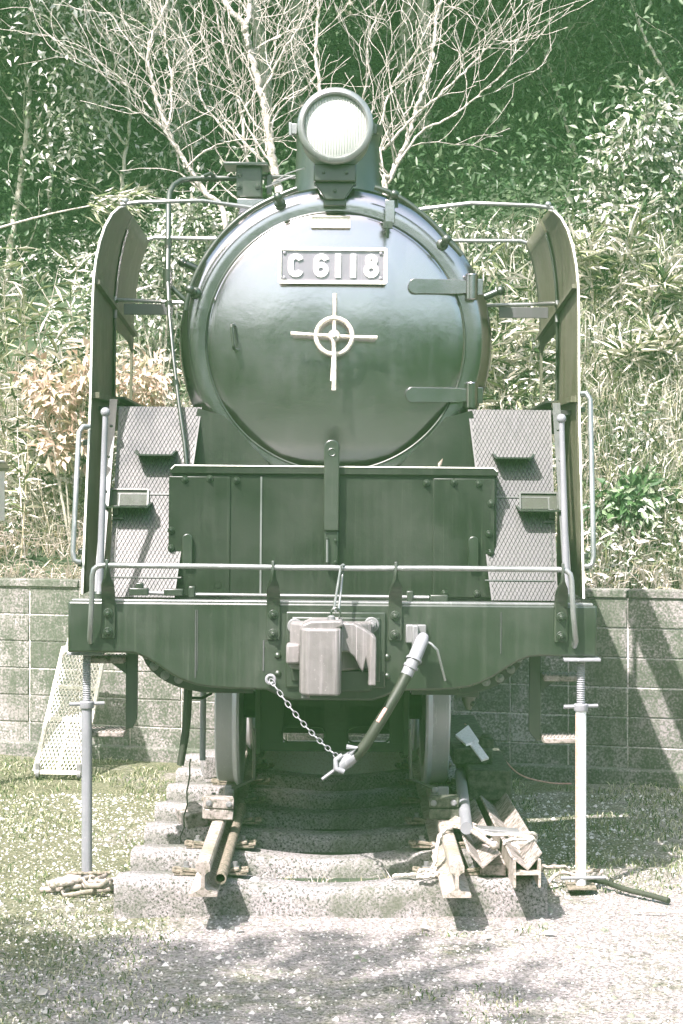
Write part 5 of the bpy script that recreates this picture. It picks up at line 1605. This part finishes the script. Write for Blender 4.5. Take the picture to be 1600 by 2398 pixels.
# background evergreens: trunk, limbs and a crown of leaf clumps
def evergreen(x, y, z, h, rad, nleaf, lab, group='evergreens behind the bare trees', mat='leaf_dark', lsz=(.07, .14), clear=.35, name='evergreen_tree', nlimb=9, lean=(0, 0)):
    root = (x, y, z - .1)
    t = thing(name, lab, 'tree', root, group)
    P = [Vector((x, y, z - .1))]
    for i in range(1, 7):
        P.append(Vector((x + random.gauss(0, .05) * i + lean[0] * (i / 6) ** 2, y + random.gauss(0, .05) * i + lean[1] * (i / 6) ** 2, z + h * i / 6)))
    S = smooth_path(P, 18); r0 = .035 + .008 * h
    mb = MB().tube(S, [r0 * (1 - .75 * i / 18) for i in range(19)], 8, cap=False)
    cl = []
    for k in range(nlimb):
        f = clear + (1 - clear) * (k + random.random()) / nlimb
        b = S[min(18, int(f * 18))]
        a = random.uniform(0, 2 * PI)
        L = rad * random.uniform(.6, 1.05) * (1.15 - .5 * max(0, f - .6) / .4)
        e = b + Vector((math.cos(a) * L, math.sin(a) * L, random.uniform(.1, .55) * L))
        m_ = (b + e) / 2 + Vector((random.gauss(0, .08), random.gauss(0, .08), .05 * L))
        mb.tube(smooth_path([b, m_, e], 6), [r0 * .35 * (1 - .12 * i) for i in range(7)], 5, cap=False)
        for q in range(4):
            c_ = b.lerp(e, random.uniform(.45, 1.08)) + Vector((random.gauss(0, .18), random.gauss(0, .18), random.gauss(0, .14))) * rad * .6
            cl.append((c_, rad * random.uniform(.16, .34)))
    cl.append((S[-1], rad * .35))
    mb.build('trunk', 'bark', t, root, smooth=60)
    cc = np.array([tuple(c[0]) for c in cl]); rr = np.array([c[1] for c in cl])
    idx = rng.integers(0, len(cl), nleaf)
    off = norm(rng.normal(size=(nleaf, 3))) * (rng.random((nleaf, 1)) ** .45) * np.array([1, 1, .62])
    p = cc[idx] + off * rr[idx][:, None]
    ax = off + rng.normal(size=(nleaf, 3)) * .6; ax[:, 2] -= .35
    v, f = leaf_arrays(p, ax, rng.uniform(*lsz, nleaf), rng.uniform(lsz[0] * .45, lsz[1] * .5, nleaf), up=np.array([0, -.3, 1.0]))
    fast_mesh('crown', v, f, 3, mat, t, root)
    return t
spots = [(-3.6, 18.4), (-2.5, 19.2), (-1.5, 18.6), (-.5, 19.6), (.5, 18.7), (1.5, 19.4), (2.5, 18.8), (3.5, 18.3), (-3.0, 21.0), (-1.0, 21.4), (1.0, 21.2), (3.0, 20.8), (-4.4, 20.0), (4.4, 20.0),
         (-2.0, 23.0), (0.1, 23.2), (2.1, 23.0), (-4.2, 23), (4.2, 23), (-5.6, 21.2), (5.6, 21.0), (-6.4, 23.2), (6.4, 23.1)]
ords = ['leftmost', 'second from the left', 'third from the left', 'fourth from the left', 'fifth from the left', 'sixth from the left', 'seventh from the left', 'eighth from the left', 'ninth from the left', 'tenth from the left']
rows = [('front', [q for q in spots if q[1] < 20 and abs(q[0]) < 4]), ('middle', [q for q in spots if 20 <= q[1] < 22]), ('back', [q for q in spots if q[1] >= 22])]
for rn, lst in rows:
    for k, (x, y) in enumerate(sorted(lst)):
        x += random.uniform(-.25, .25); y += random.uniform(-.3, .3)
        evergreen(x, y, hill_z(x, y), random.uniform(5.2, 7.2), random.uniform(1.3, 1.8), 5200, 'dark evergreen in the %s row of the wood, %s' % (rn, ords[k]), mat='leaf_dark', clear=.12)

# tall trees whose crowns overhang the edge of the wood and keep it in shade
for i, x in enumerate((-7.2, -5.6, -4.0, -2.4, -.8, .8, 2.4, 4.0, 5.4)):
    y = 18.6 + random.uniform(-.3, .3)
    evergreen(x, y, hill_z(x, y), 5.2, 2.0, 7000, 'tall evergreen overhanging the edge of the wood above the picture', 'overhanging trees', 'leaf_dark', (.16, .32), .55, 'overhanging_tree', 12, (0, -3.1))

M['leaf_bush'] = leaf_mat('leaf_bush', [(0.03, 0.07, 0.025), (0.06, 0.12, 0.045), (0.10, 0.17, 0.07), (0.30, 0.35, 0.24)], 0.4, 0.2, 0.6)
# shrubs and clumps on the bank that stand out
def shrub(name, lab, cat, u, v, Y, w, h, n, mat, lsz, stems=6, group=None):
    c = Vector(W(u, v, Y)); zb = hill_z(c.x, Y)
    root = (c.x, Y, zb - .03)
    t = thing(name, lab, cat, root, group)
    mb = MB(); cl = []
    for k in range(stems):
        a = random.uniform(0, 2 * PI); e = Vector((c.x + math.cos(a) * w * random.uniform(.2, .8), Y + math.sin(a) * w * .45 - .1, c.z + random.uniform(-.3, .5) * h))
        S = smooth_path([Vector(root), Vector(root).lerp(e, .5) + Vector((0, 0, .1 * h)), e], 8)
        mb.tube(S, [.010 * (1 - .08 * i) for i in range(9)], 5, cap=False)
        cl += [S[5], S[7], S[8]]
    mb.build('stems', 'bark', t, root, smooth=60)
    cc = np.array([tuple(q) for q in cl]); idx = rng.integers(0, len(cl), n)
    off = norm(rng.normal(size=(n, 3))) * rng.random((n, 1)) ** .5
    p = cc[idx] + off * np.array([w * .36, w * .28, h * .34])
    p[:, 2] = np.maximum(p[:, 2], hz_v(p[:, 0], p[:, 1]) + .01)
    ax = off + rng.normal(size=(n, 3)) * .5; ax[:, 2] -= .2; ax[:, 1] -= .3
    v_, f_ = leaf_arrays(p, ax, rng.uniform(*lsz, n), rng.uniform(lsz[0] * .4, lsz[1] * .45, n), up=np.array([0, -.5, 1.0]))
    fast_mesh('leaves', v_, f_, 3, mat, t, root)
shrub('leafy_shrub', 'leafy green shrub on the bank right of the deflector, above the wall', 'shrub', 1440, 1215, 13.75, .42, .55, 900, 'leaf_bush', (.07, .13))
shrub('leafy_shrub', 'broad pale leaved shrub at the right edge above the bamboo grass', 'shrub', 1500, 400, 16.2, .75, 1.0, 2400, 'leaf_mid', (.06, .12), 9)
shrub('leafy_shrub', 'pale shrub under the wood right of the right deflector', 'shrub', 1430, 540, 16.0, .5, .5, 900, 'leaf_mid', (.05, .10), 6)
shrub('dry_leaf_shrub', 'shrub with pinkish dry leaves left of the left deflector', 'shrub', 165, 890, 14.5, .42, .42, 520, 'pinkleaf', (.07, .13))
shrub('dry_leaf_shrub', 'low shrub with pinkish dry leaves seen through the left deflector opening', 'shrub', 320, 870, 14.8, .40, .36, 480, 'pinkleaf', (.06, .11))
shrub('leafy_shrub', 'pale leafy shrub between left deflector and steam pipe', 'shrub', 370, 620, 15.7, .45, .6, 1300, 'leaf_mid', (.05, .09))
shrub('leafy_shrub', 'sunlit shrub behind the shoulder box under the bare trees', 'shrub', 470, 500, 16.2, .5, .5, 1100, 'leaf_mid', (.05, .09))

def bamboo(lab, u, v0, v1, Y, n, spread, h_leaf=(.14, .28), group='bamboo grass on the bank'):
    b = Vector(W(u, v0, Y)); zb = hill_z(b.x, Y); root = (b.x, Y, zb - .03)
    t = thing('bamboo_grass', lab, 'bamboo grass', root, group)
    top = W(u, v1, Y)[2]; mb = MB(); pos = []; axs = []
    for k in range(n):
        x = b.x + random.gauss(0, spread * .5); e = Vector((x + random.gauss(0, spread * .6), Y + random.gauss(-.1, .1), zb + (top - zb) * random.uniform(.55, 1.0)))
        S = smooth_path([Vector((x, Y + random.gauss(0, .1), zb - .05)), Vector((x, Y, (zb + e.z) / 2)) + Vector((random.gauss(0, .04), 0, 0)), e], 10)
        mb.tube(S, [.006 * (1 - .07 * i) for i in range(11)], 5, cap=False)
        for i in range(2, 11):
            for q in range(random.randint(2, 5)):
                pos.append(tuple(S[i])); axs.append((random.gauss(0, .8), random.gauss(-.3, .5), random.uniform(-.3, 1.1)))
    mb.build('stalks', 'straw', t, root, smooth=60)
    n_ = len(pos)
    v_, f_ = leaf_arrays(np.array(pos), np.array(axs), rng.uniform(*h_leaf, n_), rng.uniform(.014, .028, n_), up=np.array([0, -.4, 1.0]))
    fast_mesh('leaves', v_, f_, 3, 'grass', t, root)
bamboo('tall pale reed with feathery top at the left, left of the deflector', 60, 1000, 470, 14.6, 2, .05, (.10, .24))
bamboo('bamboo grass clump against the dark wood at the upper left', 190, 800, 560, 15.2, 9, .28)
bamboo('bamboo grass clump at the left edge of the bank', 30, 820, 600, 15.0, 9, .25)
bamboo('dense bamboo grass halfway up the bank left of the deflector', 130, 950, 700, 14.7, 10, .3)
bamboo('tall bamboo grass clump right of the right deflector top', 1400, 760, 480, 15.2, 9, .22)
bamboo('bamboo grass behind the edge of the right deflector', 1345, 800, 520, 15.4, 6, .15)
bamboo('bamboo grass at the right edge of the bank', 1530, 780, 590, 15.0, 9, .25)
bamboo('bamboo grass between smokebox and right deflector', 1140, 800, 590, 15.0, 10, .25)
bamboo('bamboo grass in the gap under the right deflector stay', 1170, 900, 720, 14.7, 10, .25)
bamboo('bamboo grass low on the bank at the right', 1480, 950, 760, 14.6, 12, .32)
# leaning bamboo cane on the left
a, b_, c_ = Vector(W(-20, 528, 15.6)), Vector(W(120, 490, 15.5)), Vector(W(300, 455, 15.4))
t = thing('bamboo_cane', 'long bamboo cane leaning across the bank left of the deflector', 'bamboo', tuple(a))
MB().tube(smooth_path([a, b_, c_], 14), [.012 - .0006 * i for i in range(15)], 6).build('cane', 'bark_pale', t, tuple(a), smooth=60)
n = 160
f0 = rng.uniform(.45, 1.05, n); pos = np.array(b_)[None] * 0 + (np.array(b_)[None] * (1 - f0[:, None]) + np.array(c_)[None] * f0[:, None]) + rng.normal(0, .05, (n, 3))
ax = np.stack([rng.normal(.9, .4, n), rng.normal(-.2, .4, n), rng.normal(-.25, .4, n)], 1)
v, f = leaf_arrays(pos, ax, rng.uniform(.10, .22, n), rng.uniform(.012, .024, n))
fast_mesh('leaves', v, f, 3, 'grass', t, tuple(a))

# --- weeds and pebbles on the yard
def yard(n, x0, x1, y0, y1):
    p = np.stack([x0 + (x1 - x0) * rng.random(n), y0 + (y1 - y0) * rng.random(n), np.zeros(n)], 1)
    p = p[p[:, 1] < 13.42 + WALL_A * p[:, 0]]
    # keep off the sleepers
    on = np.zeros(len(p), bool)
    for y in sl_y: on |= (np.abs(p[:, 1] - y) < .15) & (np.abs(p[:, 0] - TX) < 1.02)
    p = p[~on]
    p[:, 2] = [gz(a, b) for a, b, _ in p]
    return p
p = yard(60000, -3.0, 3.0, 6.9, 13.9)
k = np.array([noise.noise((a * 1.1, b * 1.1, 7)) + .5 * noise.noise((a * 4, b * 4, 2)) for a, b, _ in p])
bare = np.clip((p[:, 0] + .9) / .8, 0, 1) * np.clip((9.6 - p[:, 1]) / .6, 0, 1)      # trodden gravel in front
left = np.clip((-.5 - p[:, 0]) / .8, 0, 1) * np.clip((9.2 - p[:, 1]) / .5, 0, 1)
p = p[k > -.05 + bare * .55 - left * .5]
ln = np.stack([rng.normal(0, .8, len(p)), rng.normal(0, .8, len(p)), rng.normal(0, .2, len(p))], 1)
v, f = blade_arrays(p, ln, rng.uniform(.008, .035, len(p)) * (1 + .6 * (p[:, 1] > 9.8)), rng.uniform(.003, .007, len(p)))
tag(fast_mesh('yard_weeds', v, f, 3, 'weed'), 'short weeds and moss growing over the yard', 'weeds', kind='stuff')
p = yard(26000, -2.4, 2.4, 6.9, 12.5)
n = len(p); s = (rng.uniform(.003, .009, n) * (1 + 1.4 * (rng.random(n) < .06)))[:, None]
o6 = np.array([[1, 0, 0], [-.5, .87, 0], [-.5, -.87, 0], [0, 0, .8]])
rot = rng.uniform(0, 2 * PI, n)
cr, sr = np.cos(rot), np.sin(rot)
v = np.zeros((n, 4, 3))
for i in range(4):
    v[:, i, 0] = p[:, 0] + (o6[i, 0] * cr - o6[i, 1] * sr) * s[:, 0]
    v[:, i, 1] = p[:, 1] + (o6[i, 0] * sr + o6[i, 1] * cr) * s[:, 0]
    v[:, i, 2] = p[:, 2] + o6[i, 2] * s[:, 0]
i = np.arange(n)[:, None] * 4
f = np.concatenate([i, i + 1, i + 3, i + 1, i + 2, i + 3, i + 2, i, i + 3], 1)
tag(fast_mesh('gravel', v.reshape(-1, 3), f, 3, 'pebble'), 'loose gravel scattered on the yard', 'gravel', kind='stuff')
# fallen leaves
lv = [(-.47, 8.62), (.95, 8.55), (.62, 8.48), (-1.2, 7.6), (-1.05, 7.3), (-.75, 8.1), (.35, 8.75), (-1.5, 8.3)]
ll = ['pale fallen leaf close in front of the sleeper by the left rail end', 'pale fallen leaf on the gravel right of the right rail end', 'pale fallen leaf on the gravel just left of the right rail shadow',
      'pale fallen leaf in the tree shade near the lower left', 'pale fallen leaf nearest the lower left corner', 'pale fallen leaf at the edge of the tree shade left of centre',
      'pale fallen leaf just before the front sleeper, right of centre', 'pale fallen leaf on the weeds at the left picture edge']
for i, (x, y) in enumerate(lv):
    a = random.uniform(0, 6.28)
    v, f = leaf_arrays(np.array([[x, y, gz(x, y) + .012]]), np.array([[math.cos(a), math.sin(a), .12]]), [.07], [.035], up=np.array([0, 0, 1.0]))
    o = fast_mesh('fallen_leaf', v, f, 3, 'straw', None, (x, y, gz(x, y) + .01))
    tag(o, ll[i], 'leaf', 'fallen leaves on the ground')
# straws caught between the first two sleepers
n = 60
p = np.stack([rng.uniform(-.35, .35, n) + TX, rng.uniform(9.28, 9.40, n), np.full(n, .05)], 1)
v, f = blade_arrays(p, rng.normal(0, .5, (n, 3)), rng.uniform(.06, .14, n), rng.uniform(.003, .006, n))
tag(fast_mesh('sleeper_straw', v, f, 3, 'straw'), 'dry straws growing between the first two sleepers', 'straw', kind='stuff')

# --- trees beyond the photographer: they shade the yard and are mirrored in the paint
evergreen(-6.7, 1.7, 0, 10.5, 3.0, 12000, 'tall leafy tree standing left of the photographer', None, 'leaf_dark', (.16, .30), .5, 'shade_tree', 14)
n = 26000
ang = rng.uniform(R(188), R(352), n)
rad = rng.uniform(15, 21, n)
x = np.cos(ang) * rad; y = 4 + np.sin(ang) * rad
hh = 6.0 + np.array([1.6 * noise.noise((a * .35, b * .35, 3)) for a, b in zip(x, y)])
p = np.stack([x, y, hh * rng.random(n) ** .8], 1)
v, f = leaf_arrays(p, rng.normal(size=(n, 3)), rng.uniform(.35, .7, n), rng.uniform(.2, .4, n))
tag(fast_mesh('far_wood', v, f, 3, 'leaf_dark'), 'low belt of trees across the yard behind the photographer', 'wood', kind='stuff')

# ------------------------------------------------------------------ green-tinted air added to lift the shadows
HAZE = 0.0034
hm = bpy.data.materials.new('green_lift_air')
hm.use_nodes = True
hn = hm.node_tree
hn.nodes.clear()
pv = hn.nodes.new('ShaderNodeVolumePrincipled')
pv.inputs['Color'].default_value = (0.42, 1.0, 0.37, 1)
pv.inputs['Density'].default_value = HAZE
pv.inputs['Anisotropy'].default_value = 0.0
ho = hn.nodes.new('ShaderNodeOutputMaterial')
hn.links.new(pv.outputs[0], ho.inputs['Volume'])
M['added_haze'] = hm
tag(MB().box((0, -2, 6.6), (90, 76, 16.4)).build('added_haze', 'added_haze', None, smooth=0), 'thin green air added over the whole yard to lift the shadows', 'added_haze', kind='stuff')
